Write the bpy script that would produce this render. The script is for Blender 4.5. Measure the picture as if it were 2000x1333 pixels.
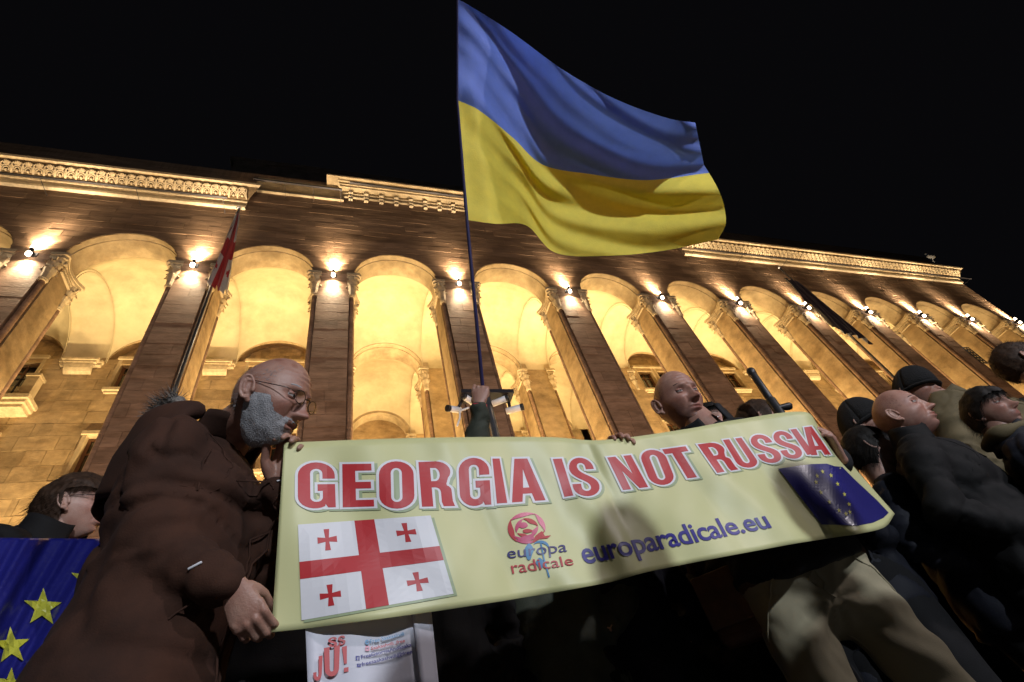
import bpy, bmesh, math, random
import numpy as np
from mathutils import Vector, Matrix
from mathutils.geometry import tessellate_polygon

for o in list(bpy.data.objects):
    bpy.data.objects.remove(o, do_unlink=True)
SC = bpy.context.scene
COL = SC.collection
rnd = random.Random(7)

# ------------------------------------------------------------------ camera, night sky, exposure
EYE = 0.55                                    # camera height above the pavement
R = np.array([[0.947148, 0.215934, -0.23724], [0.031266, 0.673877, 0.738182], [0.319269, -0.706585, 0.63151]])
FPX = 971.5347                                # focal length in pixels of a 2000 px wide frame
right = Vector((R[0][0], R[0][2], -R[0][1]))
upv = Vector((-R[1][0], -R[1][2], R[1][1]))
back = Vector((-R[2][0], -R[2][2], R[2][1]))
cam = bpy.data.cameras.new('camera')
cam_o = bpy.data.objects.new('camera', cam)
COL.objects.link(cam_o)
m = Matrix.Identity(4)
for i in range(3):
    m[i][0] = right[i]; m[i][1] = upv[i]; m[i][2] = back[i]
m[2][3] = EYE
cam_o.matrix_world = m
cam.sensor_width = 36.0
cam.lens = 36.0 * FPX / 2000.0
cam.clip_start = 0.02
cam.clip_end = 1500
SC.camera = cam_o

W = bpy.data.worlds.new('World')
SC.world = W
W.use_nodes = True
bg = W.node_tree.nodes['Background']
bg.inputs[0].default_value = (0.62, 0.60, 0.75, 1)
bg.inputs[1].default_value = 0.0036

SC.view_settings.view_transform = 'Standard'
SC.view_settings.look = 'None'
SC.view_settings.exposure = 0.0
SC.view_settings.gamma = 1.0
SC.view_settings.use_curve_mapping = False
SC.cycles.use_denoising = True
SC.cycles.max_bounces = 6
SC.cycles.sample_clamp_indirect = 4.0
SC.render.film_transparent = False

# light strengths
P_LOGGIA = 1300.0
P_SPOT_DN = 520.0
P_SPOT_UP = 1500.0
P_GLOW = 130.0
P_WASH = 250.0
P_KEY = 740.0
P_STREET = 400.0
E_LED = 38.0
WARM = (1.0, 0.725, 0.34)
WARMW = (1.0, 0.78, 0.50)


# ------------------------------------------------------------------ helpers
def at(px, py, dist):
    """world point seen at photo pixel, at a horizontal distance from the camera foot"""
    c = np.array([(px - 1000) / FPX, (py - 666.5) / FPX, 1.0])
    w = R.T @ c
    r = np.array([w[0], w[2], -w[1]])
    r = r * dist / math.hypot(r[0], r[1])
    return Vector((r[0], r[1], r[2] + EYE))


def at_y(px, py, Y):
    c = np.array([(px - 1000) / FPX, (py - 666.5) / FPX, 1.0])
    w = R.T @ c
    r = np.array([w[0], w[2], -w[1]])
    r = r * Y / r[1]
    return Vector((r[0], r[1], r[2] + EYE))


def link(name, data, parent=None, mat=None):
    o = bpy.data.objects.new(name, data)
    COL.objects.link(o)
    if parent is not None:
        o.parent = parent
    if mat is not None:
        mats = mat if isinstance(mat, (list, tuple)) else [mat]
        if len(data.materials) == 0:
            for mm in mats:
                data.materials.append(mm)
    return o


def tag(o, label, cat, group=None):
    o['label'] = label
    o['category'] = cat
    if group:
        o['group'] = group
    return o


def thing(name, loc, label, cat, group=None):
    o = bpy.data.objects.new(name, None)
    o.empty_display_size = 0.1
    COL.objects.link(o)
    o.location = loc
    return tag(o, label, cat, group)


def part(name, mesh, parent, mat=None, label=None):
    """mesh is in world coordinates; parent stands anywhere"""
    o = link(name, mesh, None, mat)
    o.parent = parent
    o.matrix_parent_inverse = world_of(parent).inverted()
    if label:
        o['label'] = label
    return o


def world_of(o):
    mw = Matrix.LocRotScale(o.location, o.rotation_euler, o.scale)
    if o.parent is not None:
        mw = world_of(o.parent) @ o.matrix_parent_inverse @ mw
    return mw


class G:
    def __init__(s):
        s.v = []; s.f = []; s.m = []

    def add(s, verts, faces, mi=0):
        o = len(s.v)
        s.v += [tuple(float(c) for c in p) for p in verts]
        s.f += [tuple(i + o for i in f) for f in faces]
        s.m += [mi] * len(faces)

    def box(s, x0, x1, y0, y1, z0, z1, mi=0):
        s.add([(x0, y0, z0), (x1, y0, z0), (x1, y1, z0), (x0, y1, z0), (x0, y0, z1), (x1, y0, z1), (x1, y1, z1), (x0, y1, z1)],
              [(0, 3, 2, 1), (4, 5, 6, 7), (0, 1, 5, 4), (1, 2, 6, 5), (2, 3, 7, 6), (3, 0, 4, 7)], mi)

    def obox(s, c, ax, ay, az, mi=0):
        c = Vector(c); vs = []
        for k in (-1, 1):
            for a, b in ((-1, -1), (1, -1), (1, 1), (-1, 1)):
                vs.append(c + a * Vector(ax) + b * Vector(ay) + k * Vector(az))
        s.add(vs, [(0, 3, 2, 1), (4, 5, 6, 7), (0, 1, 5, 4), (1, 2, 6, 5), (2, 3, 7, 6), (3, 0, 4, 7)], mi)

    def tube(s, pts, radii, n=12, ref=None, caps=True, mi=0, rnd_cap=0.8):
        """pts: points; radii: number or (ra, rb) per point; ref: direction that ra follows"""
        pts = [Vector(p) for p in pts]
        N = len(pts)
        rr = [(r, r) if not isinstance(r, (tuple, list)) else r for r in (radii if isinstance(radii, (list, tuple)) and len(radii) == N else [radii] * N)]
        tans = []
        for i in range(N):
            t = pts[min(i + 1, N - 1)] - pts[max(i - 1, 0)]
            tans.append(t.normalized())
        a = Vector(ref) if ref is not None else (Vector((1, 0, 0)) if abs(tans[0].x) < 0.9 else Vector((0, 1, 0)))
        rings = []
        for i in range(N):
            t = tans[i]
            a = (a - t * a.dot(t))
            if a.length < 1e-6:
                a = t.orthogonal()
            a.normalize()
            b = t.cross(a)
            rings.append((pts[i], rr[i], a.copy(), b, t))
            if ref is not None:
                a = Vector(ref)
        full = []
        if caps:
            p, r, a, b, t = rings[0]
            q = min(r) * rnd_cap
            full.append((p - t * q * 0.8, (r[0] * 0.6, r[1] * 0.6), a, b))
            full.append((p - t * q * 0.4, (r[0] * 0.9, r[1] * 0.9), a, b))
        full += [(x[0], x[1], x[2], x[3]) for x in rings]
        if caps:
            p, r, a, b, t = rings[-1]
            q = min(r) * rnd_cap
            full.append((p + t * q * 0.4, (r[0] * 0.9, r[1] * 0.9), a, b))
            full.append((p + t * q * 0.8, (r[0] * 0.6, r[1] * 0.6), a, b))
        vs = []
        for p, r, a, b in full:
            for k in range(n):
                th = 2 * math.pi * k / n
                vs.append(p + a * (r[0] * math.cos(th)) + b * (r[1] * math.sin(th)))
        fs = []
        for i in range(len(full) - 1):
            for k in range(n):
                k2 = (k + 1) % n
                fs.append((i * n + k, i * n + k2, (i + 1) * n + k2, (i + 1) * n + k))
        if caps:
            p, r, a, b, t = rings[0]
            vs.append(p - t * min(r) * rnd_cap)
            c0 = len(vs) - 1
            for k in range(n):
                fs.append((c0, (k + 1) % n, k))
            p, r, a, b, t = rings[-1]
            vs.append(p + t * min(r) * rnd_cap)
            c1 = len(vs) - 1
            L = (len(full) - 1) * n
            for k in range(n):
                fs.append((c1, L + k, L + (k + 1) % n))
        s.add(vs, fs, mi)

    def ell(s, c, r, ax=None, nu=16, nv=10, mi=0):
        c = Vector(c)
        A = ax if ax is not None else (Vector((1, 0, 0)), Vector((0, 1, 0)), Vector((0, 0, 1)))
        vs = []; fs = []
        for j in range(1, nv):
            ph = math.pi * j / nv
            for i in range(nu):
                th = 2 * math.pi * i / nu
                vs.append(c + A[0] * (r[0] * math.sin(ph) * math.cos(th)) + A[1] * (r[1] * math.sin(ph) * math.sin(th)) + A[2] * (r[2] * math.cos(ph)))
        for j in range(nv - 2):
            for i in range(nu):
                i2 = (i + 1) % nu
                fs.append((j * nu + i, (j + 1) * nu + i, (j + 1) * nu + i2, j * nu + i2))
        vs.append(c + A[2] * r[2]); vs.append(c - A[2] * r[2])
        t = len(vs) - 2
        for i in range(nu):
            i2 = (i + 1) % nu
            fs.append((t, i, i2))
            fs.append((t + 1, (nv - 2) * nu + i2, (nv - 2) * nu + i))
        s.add(vs, fs, mi)

    def torus(s, c, Rr, r, ax=None, nu=20, nv=8, mi=0, a0=0.0, a1=2 * math.pi):
        c = Vector(c)
        A = ax if ax is not None else (Vector((1, 0, 0)), Vector((0, 1, 0)), Vector((0, 0, 1)))
        full = abs(a1 - a0) > 6.28
        cnt = nu if full else nu + 1
        vs = []; fs = []
        for i in range(cnt):
            th = a0 + (a1 - a0) * i / nu
            d = A[0] * math.cos(th) + A[1] * math.sin(th)
            for k in range(nv):
                ph = 2 * math.pi * k / nv
                vs.append(c + d * (Rr + r * math.cos(ph)) + A[2] * (r * math.sin(ph)))
        for i in range(nu):
            i2 = (i + 1) % cnt
            for k in range(nv):
                k2 = (k + 1) % nv
                fs.append((i * nv + k, i2 * nv + k, i2 * nv + k2, i * nv + k2))
        s.add(vs, fs, mi)

    def grid(s, P, mi=0, flip=False):
        """P: 2D list of points"""
        nu = len(P); nv = len(P[0])
        vs = [p for row in P for p in row]
        fs = []
        for i in range(nu - 1):
            for j in range(nv - 1):
                q = (i * nv + j, (i + 1) * nv + j, (i + 1) * nv + j + 1, i * nv + j + 1)
                fs.append(q[::-1] if flip else q)
        s.add(vs, fs, mi)

    def prism(s, poly, z0, z1, mi=0):
        """poly: (x, y) outline, extruded in z (concave allowed)"""
        n = len(poly)
        vs = [(x, y, z0) for x, y in poly] + [(x, y, z1) for x, y in poly]
        fs = [(i, (i + 1) % n, n + (i + 1) % n, n + i) for i in range(n)]
        tri = tessellate_polygon([[Vector((x, y, 0)) for x, y in poly]])
        for t in tri:
            fs.append(tuple(t))
            fs.append(tuple(n + k for k in reversed(t)))
        s.add(vs, fs, mi)

    def mesh(s, name, smooth=False):
        me = bpy.data.meshes.new(name)
        me.from_pydata(s.v, [], s.f)
        if any(s.m):
            me.polygons.foreach_set('material_index', s.m)
        if smooth:
            me.polygons.foreach_set('use_smooth', [True] * len(me.polygons))
        me.validate()
        me.update()
        return me

    def normals_out(s, me):
        bm = bmesh.new(); bm.from_mesh(me)
        bmesh.ops.recalc_face_normals(bm, faces=bm.faces)
        bm.to_mesh(me); bm.free()
        return me


def gmesh(name, fn, smooth=False):
    g = G(); fn(g)
    return g.mesh(name, smooth)


def evaluated(me, mods):
    o = bpy.data.objects.new('tmp_shape', me)
    COL.objects.link(o)
    for kind, props in mods:
        md = o.modifiers.new(kind.lower(), kind)
        for k, v in props.items():
            setattr(md, k, v)
    dg = bpy.context.evaluated_depsgraph_get()
    dg.update()
    out = bpy.data.meshes.new_from_object(o.evaluated_get(dg))
    bpy.data.objects.remove(o, do_unlink=True)
    return out


def remesh(g, voxel, smooth=3):
    me = g.mesh('tmp_shape')
    g.normals_out(me)
    out = evaluated(me, [('REMESH', dict(mode='VOXEL', voxel_size=voxel)), ('SMOOTH', dict(iterations=smooth, factor=0.5))])
    bpy.data.meshes.remove(me)
    out.polygons.foreach_set('use_smooth', [True] * len(out.polygons))
    return out


def co_of(me):
    a = np.empty(len(me.vertices) * 3); me.vertices.foreach_get('co', a)
    return a.reshape(-1, 3)


def no_of(me):
    a = np.empty(len(me.vertices) * 3); me.vertices.foreach_get('normal', a)
    return a.reshape(-1, 3)


def set_co(me, a):
    me.vertices.foreach_set('co', np.ascontiguousarray(a, dtype=np.float64).ravel())
    me.update()


def sines(p, seed, freq, n=7):
    """smooth band-limited noise, about -1..1"""
    r = np.random.RandomState(seed)
    out = np.zeros(len(p))
    for i in range(n):
        d = r.normal(size=3); d /= np.linalg.norm(d)
        f = freq * (0.6 + 0.9 * r.rand())
        w = 0.6 * np.sin(p @ (r.normal(size=3) * freq * 0.35) + r.rand() * 6.28)
        out += np.sin(p @ d * f + r.rand() * 6.28 + w)
    return out / math.sqrt(n) / 1.2


def creases(p, seed, freq, width=0.2):
    """sharp valleys along the zero lines of a smooth noise, in patches; -1..0"""
    m_ = np.clip(0.55 + 0.8 * sines(p, seed + 31, freq * 0.35), 0, 1)
    return -np.exp(-(sines(p, seed, freq) / width) ** 2) * m_


# ------------------------------------------------------------------ materials
def mat(name, col, rough=0.75, var=0.12, scale=6.0, bump=0.0, bscale=60.0, stretch=(1, 1, 1), hue=None, spec=0.4, metal=0.0,
        sheen=0.0, attr=None, island=0.0, coat=0.0, transl=0.0, stains=0.0):
    M = bpy.data.materials.new(name)
    M.use_nodes = True
    nt = M.node_tree; N = nt.nodes; L = nt.links
    b = N['Principled BSDF']
    b.inputs['Roughness'].default_value = rough
    b.inputs['Specular IOR Level'].default_value = spec
    b.inputs['Metallic'].default_value = metal
    b.inputs['Coat Weight'].default_value = coat
    b.inputs['Coat Roughness'].default_value = 0.25
    if sheen:
        b.inputs['Sheen Weight'].default_value = sheen
        b.inputs['Sheen Roughness'].default_value = 0.5
    tc = N.new('ShaderNodeTexCoord')
    mp = N.new('ShaderNodeMapping')
    mp.inputs['Scale'].default_value = stretch
    L.new(tc.outputs['Object'], mp.inputs['Vector'])
    n1 = N.new('ShaderNodeTexNoise')
    n1.inputs['Scale'].default_value = scale
    n1.inputs['Detail'].default_value = 6.0
    n1.inputs['Roughness'].default_value = 0.62
    L.new(mp.outputs[0], n1.inputs['Vector'])
    ramp = N.new('ShaderNodeValToRGB')
    c2 = hue if hue is not None else tuple(c * (1 - 2.2 * var) for c in col)
    hi = tuple(min(1, c * (1 + 1.1 * var)) for c in col)
    ramp.color_ramp.elements[0].position = 0.28
    ramp.color_ramp.elements[0].color = (*[max(0, c) for c in c2], 1)
    ramp.color_ramp.elements[1].position = 0.72
    ramp.color_ramp.elements[1].color = (*hi, 1)
    L.new(n1.outputs['Fac'], ramp.inputs['Fac'])
    src = ramp.outputs['Color']
    if stains:
        n3 = N.new('ShaderNodeTexNoise')
        n3.inputs['Scale'].default_value = scale * 0.23
        n3.inputs['Detail'].default_value = 9.0
        n3.inputs['Roughness'].default_value = 0.7
        L.new(mp.outputs[0], n3.inputs['Vector'])
        r3 = N.new('ShaderNodeValToRGB')
        r3.color_ramp.elements[0].position = 0.36
        r3.color_ramp.elements[0].color = (1 - stains, 1 - stains * 1.1, 1 - stains * 1.25, 1)
        r3.color_ramp.elements[1].position = 0.56
        r3.color_ramp.elements[1].color = (1, 1, 1, 1)
        L.new(n3.outputs['Fac'], r3.inputs['Fac'])
        mx = N.new('ShaderNodeMix'); mx.data_type = 'RGBA'; mx.blend_type = 'MULTIPLY'
        mx.inputs[0].default_value = 1.0
        L.new(src, mx.inputs[6]); L.new(r3.outputs['Color'], mx.inputs[7])
        src = mx.outputs[2]
    if island:
        ge = N.new('ShaderNodeNewGeometry')
        oi = N.new('ShaderNodeObjectInfo')
        ad = N.new('ShaderNodeMath'); ad.operation = 'ADD'
        L.new(ge.outputs['Random Per Island'], ad.inputs[0]); L.new(oi.outputs['Random'], ad.inputs[1])
        fr = N.new('ShaderNodeMath'); fr.operation = 'FRACT'
        L.new(ad.outputs[0], fr.inputs[0])
        mr = N.new('ShaderNodeMapRange')
        mr.inputs['To Min'].default_value = 1 - island
        mr.inputs['To Max'].default_value = 1 + island * 0.7
        L.new(fr.outputs[0], mr.inputs['Value'])
        mx = N.new('ShaderNodeVectorMath'); mx.operation = 'SCALE'
        L.new(src, mx.inputs[0]); L.new(mr.outputs[0], mx.inputs['Scale'])
        src = mx.outputs[0]
    L.new(src, b.inputs['Base Color'])
    if bump:
        n2 = N.new('ShaderNodeTexNoise')
        n2.inputs['Scale'].default_value = bscale
        n2.inputs['Detail'].default_value = 5.0
        L.new(mp.outputs[0], n2.inputs['Vector'])
        bp = N.new('ShaderNodeBump')
        bp.inputs['Strength'].default_value = bump
        bp.inputs['Distance'].default_value = 0.02
        L.new(n2.outputs['Fac'], bp.inputs['Height'])
        L.new(bp.outputs[0], b.inputs['Normal'])
    if transl:
        tr = N.new('ShaderNodeBsdfTranslucent')
        L.new(src, tr.inputs['Color'])
        ms = N.new('ShaderNodeMixShader')
        ms.inputs[0].default_value = transl
        L.new(b.outputs[0], ms.inputs[1]); L.new(tr.outputs[0], ms.inputs[2])
        L.new(ms.outputs[0], N['Material Output'].inputs['Surface'])
    return M


def emis(name, col, strength):
    M = bpy.data.materials.new(name)
    M.use_nodes = True
    nt = M.node_tree
    b = nt.nodes['Principled BSDF']
    b.inputs['Base Color'].default_value = (*[c * 0.8 for c in col], 1)
    b.inputs['Emission Color'].default_value = (*col, 1)
    b.inputs['Emission Strength'].default_value = strength
    return M


MT = dict(
    facade=mat('facade_stone', (0.31, 0.195, 0.120), 0.8, 0.16, 3.0, 0.6, 18.0, (0.35, 1, 2.2), island=0.16, stains=0.40),
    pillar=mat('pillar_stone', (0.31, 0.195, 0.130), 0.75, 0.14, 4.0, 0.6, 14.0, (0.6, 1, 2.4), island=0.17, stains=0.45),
    cream=mat('cream_stone', (0.50, 0.40, 0.26), 0.8, 0.14, 2.6, 0.45, 20.0, island=0.08, stains=0.34),
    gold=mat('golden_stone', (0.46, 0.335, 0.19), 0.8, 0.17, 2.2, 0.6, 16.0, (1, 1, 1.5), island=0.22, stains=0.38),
    plaster=mat('vault_plaster', (0.57, 0.49, 0.335), 0.9, 0.08, 1.3, 0.12, 9.0, stains=0.24),
    carved=mat('carved_stone', (0.52, 0.42, 0.28), 0.75, 0.15, 9.0, 0.3, 40.0),
    frieze=mat('shaded_frieze_stone', (0.17, 0.115, 0.06), 0.85, 0.25, 5.0, 0.3, 40.0),  # darker tone puts the shade between the palmettes into the colour
    darkmetal=mat('dark_metal', (0.05, 0.045, 0.05), 0.4, 0.1, 20.0, spec=0.5, metal=0.6),
    steel=mat('steel_pole', (0.30, 0.31, 0.34), 0.28, 0.08, 12.0, spec=0.6, metal=0.85),
    glass=mat('dark_pane', (0.018, 0.016, 0.013), 0.12, 0.1, 3.0, spec=0.6),
    wood=mat('brown_frame', (0.13, 0.055, 0.025), 0.5, 0.2, 14.0, 0.2, 40.0, (6, 6, 0.7)),
    iron=mat('iron_rail', (0.03, 0.03, 0.035), 0.5, 0.1, 10.0),
    paving=mat('paving', (0.09, 0.085, 0.08), 0.8, 0.2, 2.0, 0.4, 30.0),
    roofdark=mat('roof_dark', (0.10, 0.08, 0.065), 0.9, 0.2, 1.5),
    lens=emis('lamp_lens', (1.0, 0.84, 0.62), 14.0),
    led=emis('added_strip_glow', (1.0, 0.66, 0.30), E_LED),
    streetlens=emis('street_lens', (1.0, 0.94, 0.90), 20.0),
    white_plastic=mat('white_plastic', (0.75, 0.75, 0.76), 0.35, 0.04, 8.0),
    black_plastic=mat('black_plastic', (0.02, 0.02, 0.022), 0.4, 0.1, 8.0),
)
# ------------------------------------------------------------------ ground
g = G()
g.add([(-250, -250, 0), (250, -250, 0), (250, 350, 0), (-250, 350, 0)], [(0, 1, 2, 3)])
ground = link('ground', g.mesh('ground'), None, MT['paving'])
ground['kind'] = 'structure'

# ------------------------------------------------------------------ the building with the arcade
D = 11.425                                     # front face of the arcade
H = EYE
DEPTH = 1.27                                   # pillar depth
LOG = 4.9                                      # depth of one row of bays
SPR = 16.2 + H                                 # springing of the arches
PC = [-13.95, -9.30, -4.845, -0.425, 4.195, 9.03, 13.61, 18.01, 22.45, 26.85, 31.1, 35.3, 39.75]
PW = [1.08, 1.06, 0.99, 1.07, 1.17, 1.18, 1.20, 1.08, 1.06, 1.06, 1.05, 1.05, 0.95]
LX = [-13.95, -9.33, -4.93, -0.46, 4.25, 9.06, 13.70, 18.17, 22.56, 26.99, 31.23, 35.44, 40.02]
NT = 0.17                                      # corner notch
NP = len(PC)
BAYS = []                                      # (centre, radius)
for k in range(NP - 1):
    a = PC[k] + PW[k] / 2 + NT
    b = PC[k + 1] - PW[k + 1] / 2 - NT
    BAYS.append(((a + b) / 2, (b - a) / 2))
OPEN = {3, 4, 5}                               # bays with an open arch in the back wall (by index of left pillar)

bld = thing('government_building', (6.7, D, 0), 'monumental stone building at night with a tall floodlit arcade of round arches', 'building')


def arch_floor(x, zc=SPR, extra=0.0):
    for c, r in BAYS:
        if abs(x - c) < r + extra:
            return zc + math.sqrt(max(0.0, (r + extra) ** 2 - (x - c) ** 2))
    return zc


def masonry(g, x0, x1, z0, z1, Y, rows, blen, proud=0.012, joint=0.02, floor=None, seed=1, sgn=-1):
    """courses of blocks in a wall facing the camera; every block stands a little differently proud"""
    r = random.Random(seed)
    z = z0
    hs = (z1 - z0) / rows
    for j in range(rows):
        za = z0 + j * hs + joint / 2; zb = z0 + (j + 1) * hs - joint / 2
        x = x0 - r.random() * blen * 0.6
        while x < x1:
            w = blen * (0.65 + 0.7 * r.random())
            xa = max(x + joint / 2, x0); xb = min(x + w - joint / 2, x1)
            x += w
            if xb - xa < 0.05:
                continue
            y = Y + sgn * proud * (0.3 + 1.2 * r.random())
            y2 = y + sgn * 0.004 * (r.random() - 0.5)
            if floor is None or max(floor(xa), floor(xb), floor((xa + xb) / 2)) <= za:
                g.add([(xa, y, za), (xb, y2, za), (xb, y2, zb), (xa, y, zb), (xa, Y, za), (xb, Y, za), (xb, Y, zb), (xa, Y, zb)],
                      [(0, 1, 2, 3), (4, 0, 3, 7), (1, 5, 6, 2), (3, 2, 6, 7), (4, 5, 1, 0)])
            else:
                n = 10
                xs = [xa + (xb - xa) * i / n for i in range(n + 1)]
                vs = []; ok = []
                for xx in xs:
                    f = max(za, floor(xx))
                    ok.append(f < zb - 0.01)
                    f = min(f, zb)
                    vs += [(xx, y, f), (xx, y, zb), (xx, Y, f)]
                fs = []
                for i in range(n):
                    if ok[i] or ok[i + 1]:
                        fs.append((3 * i, 3 * i + 3, 3 * i + 4, 3 * i + 1))
                        fs.append((3 * i + 2, 3 * i + 5, 3 * i + 3, 3 * i))
                if fs:
                    g.add(vs, fs)


# front wall above the arches: backing sheet and courses
X0, X1 = -16.0, 40.42
ZC = 20.2 + H                                  # underside of the side cornices
ZT = 22.0 + H                                  # wall top, centre part
g = G()
xs = []
x = X0
while x < X1:
    xs.append(x); x += 0.12
for c, r in BAYS:
    for i in range(41):
        xs.append(c - r * math.cos(math.pi * i / 40) * 0.9999)
xs = sorted(xs) + [X1]
for i in range(len(xs) - 1):
    a, b = xs[i], xs[i + 1]
    g.add([(a, D, arch_floor(a)), (b, D, arch_floor(b)), (b, D, ZT + 1.6), (a, D, ZT + 1.6)], [(0, 1, 2, 3)])
g.add([(X1, D, 0), (X1, D + 14, 0), (X1, D + 14, ZT + 1.6), (X1, D, ZT + 1.6)], [(0, 1, 2, 3)])
g.add([(X0, D, ZT + 1.6), (X1, D, ZT + 1.6), (X1, D + 14, ZT + 1.6), (X0, D + 14, ZT + 1.6)], [(0, 1, 2, 3)])
g.add([(X0, D + 14, 0), (X1, D + 14, 0), (X1, D + 14, ZT + 1.6), (X0, D + 14, ZT + 1.6)], [(0, 1, 2, 3)])
wall = part('front_wall', g.mesh('front_wall'), bld, MT['facade'])
g = G()
masonry(g, X0, X1, SPR, ZC, D, 11, 1.05, 0.009, 0.014, arch_floor, 3)
masonry(g, X0, X1, ZC, ZT + 1.0, D, 7, 1.05, 0.009, 0.014, None, 4)
o = part('wall_stone', g.mesh('wall_stone'), wall, MT['facade'])
o['kind'] = 'stuff'

# pillars
def capital_mesh():
    """right hand side of a pillar; origin at the front edge of the face, y back, z from the springing down"""
    g = G()
    jx = NT
    for (z0, z1, ins) in ((-0.13, 0.0, 0.0), (-0.24, -0.13, 0.05)):
        fx = 0.24 - ins; mid = 0.06 - ins * 0.3
        poly = [(-0.10, -0.10 + ins), (jx + fx - 0.07, -0.12 + ins), (jx + fx, -0.05 + ins)]
        for i in range(9):
            t = i / 8
            yy = 0.02 + t * (DEPTH - 0.04)
            bow = 1 - (2 * t - 1) ** 2
            poly.append((jx + fx * (1 - bow) * 0.95 + mid * bow + 0.02, yy))
        poly += [(jx + fx, DEPTH + 0.07 - ins), (jx + fx - 0.08, DEPTH + 0.12 - ins), (jx - 0.14, DEPTH + 0.12 - ins), (jx - 0.14, 0.03)]
        g.prism(poly, z0, z1)
    # bands on the reveal between the corner clusters
    for (za, zb, pr) in ((-0.34, -0.26, 0.07), (-0.46, -0.36, 0.045), (-0.50, -0.46, 0.07)):
        g.box(jx - 0.05, jx + pr, 0.30, DEPTH - 0.25, za, zb)
    for cy in (0.07, DEPTH - 0.07):
        cx = jx - 0.085 if cy < 0.5 else jx - 0.05
        g.tube([(cx, cy, -1.27), (cx, cy, -0.9), (cx + 0.02, cy, -0.5), (cx + 0.04, cy, -0.26)], [0.085, 0.095, 0.13, 0.18], 12, caps=True, rnd_cap=0.1)
        for zz, rr, tr in ((-1.27, 0.10, 0.035), (-1.20, 0.095, 0.022), (-1.335, 0.095, 0.025)):
            g.torus((cx, cy, zz), rr, tr, nu=14, nv=6)
        for tier, (zb, zt, out, n, w, off) in enumerate(((-1.22, -0.72, 0.13, 7, 0.075, 0.0), (-0.98, -0.42, 0.17, 7, 0.08, 0.45))):
            for i in range(n):
                th = 2 * math.pi * (i + off) / n
                d = Vector((math.cos(th), math.sin(th), 0)); s = Vector((-math.sin(th), math.cos(th), 0))
                rows = []
                for q in range(7):
                    t = q / 6
                    rad = 0.095 + 0.035 * t + (out) * max(0, t - 0.45) ** 1.6 * 2.0
                    zz = zb + (zt - zb) * (t if t < 0.8 else 0.8 + 0.2 * (1 - (t - 0.8) * 6))
                    ww = w * (0.75 + 0.5 * math.sin(math.pi * min(1, t * 1.05))) * (1.0 if t < 0.95 else 0.45)
                    lob = 0.018 if q % 2 else 0.0
                    c = Vector((cx, cy, zz)) + d * rad
                    rows.append([c - s * (ww - lob) - d * 0.012, c - s * ww * 0.45 + d * 0.006, c + d * 0.022, c + s * ww * 0.45 + d * 0.006, c + s * (ww - lob) - d * 0.012])
                g.grid(rows)
        # volutes under the abacus corners
        for th in ((-1.1, 0.15) if cy < 0.5 else (1.1, -0.15)):
            d = Vector((math.cos(th), math.sin(th), 0))
            ax = (d, Vector((0, 0, 1)), d.cross(Vector((0, 0, 1))))
            c = Vector((cx, cy, -0.33)) + d * 0.21
            g.torus(c, 0.055, 0.024, ax, 12, 6)
            g.torus(c, 0.02, 0.018, ax, 8, 6)
            g.tube([Vector((cx, cy, -0.70)) + d * 0.12, Vector((cx, cy, -0.45)) + d * 0.16, c + Vector((0, 0, 0.05)) + d * 0.02], [0.022, 0.026, 0.022], 6)
    return g


cap_r = capital_mesh()
cap_l = G(); cap_l.v = [(-x, y, z) for x, y, z in cap_r.v]; cap_l.f = [f[::-1] for f in cap_r.f]; cap_l.m = list(cap_r.m)
CAP = (cap_l.mesh('capital'), cap_r.mesh('capital'))


def colonette_mesh(z0, z1):
    g = G()
    g.tube([(0, 0, z0), (0, 0, z0 + 0.5), (0, 0, z1)], 0.078, 14, caps=False)
    for k in range(4):
        zz = z0 + (k + 0.6) * (z1 - z0) / 4.2
        g.torus((0, 0, zz), 0.078, 0.012, nu=14, nv=5)
    return g.mesh('colonette', True)


COLO = colonette_mesh(0.0, SPR - 1.28)


def local(name, mesh, parent, loc, m):
    """child placed by its own offset from the parent (mesh shared between copies)"""
    o = link(name, mesh, parent, m)
    o.location = Vector(loc) - world_of(parent).translation
    return o


def pillar(cx, w, Y, front=True, name='pillar', stones=None, wide=None, cap_w=None):
    hw = w / 2
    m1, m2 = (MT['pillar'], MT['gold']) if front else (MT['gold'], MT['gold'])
    g = G()
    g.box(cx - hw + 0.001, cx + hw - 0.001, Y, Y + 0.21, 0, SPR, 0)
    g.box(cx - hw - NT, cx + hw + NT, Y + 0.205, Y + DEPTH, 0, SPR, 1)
    p = part(name, g.mesh(name), bld, [m1, m2])
    for s in (-1, 1):
        c = link('capital', CAP[0 if s < 0 else 1], p, MT['carved'])
        c.location = (cx + s * hw, Y, SPR - 0.001)
        c.parent = p; c.matrix_parent_inverse = Matrix.Identity(4)
        for yy, ox in ((0.10, NT - 0.085), (DEPTH - 0.06, NT - 0.03)):
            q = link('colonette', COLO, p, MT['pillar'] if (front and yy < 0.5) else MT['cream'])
            q.parent = p; q.matrix_parent_inverse = Matrix.Identity(4)
            q.location = (cx + s * (hw + ox), Y + yy, 0)
    return p


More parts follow.
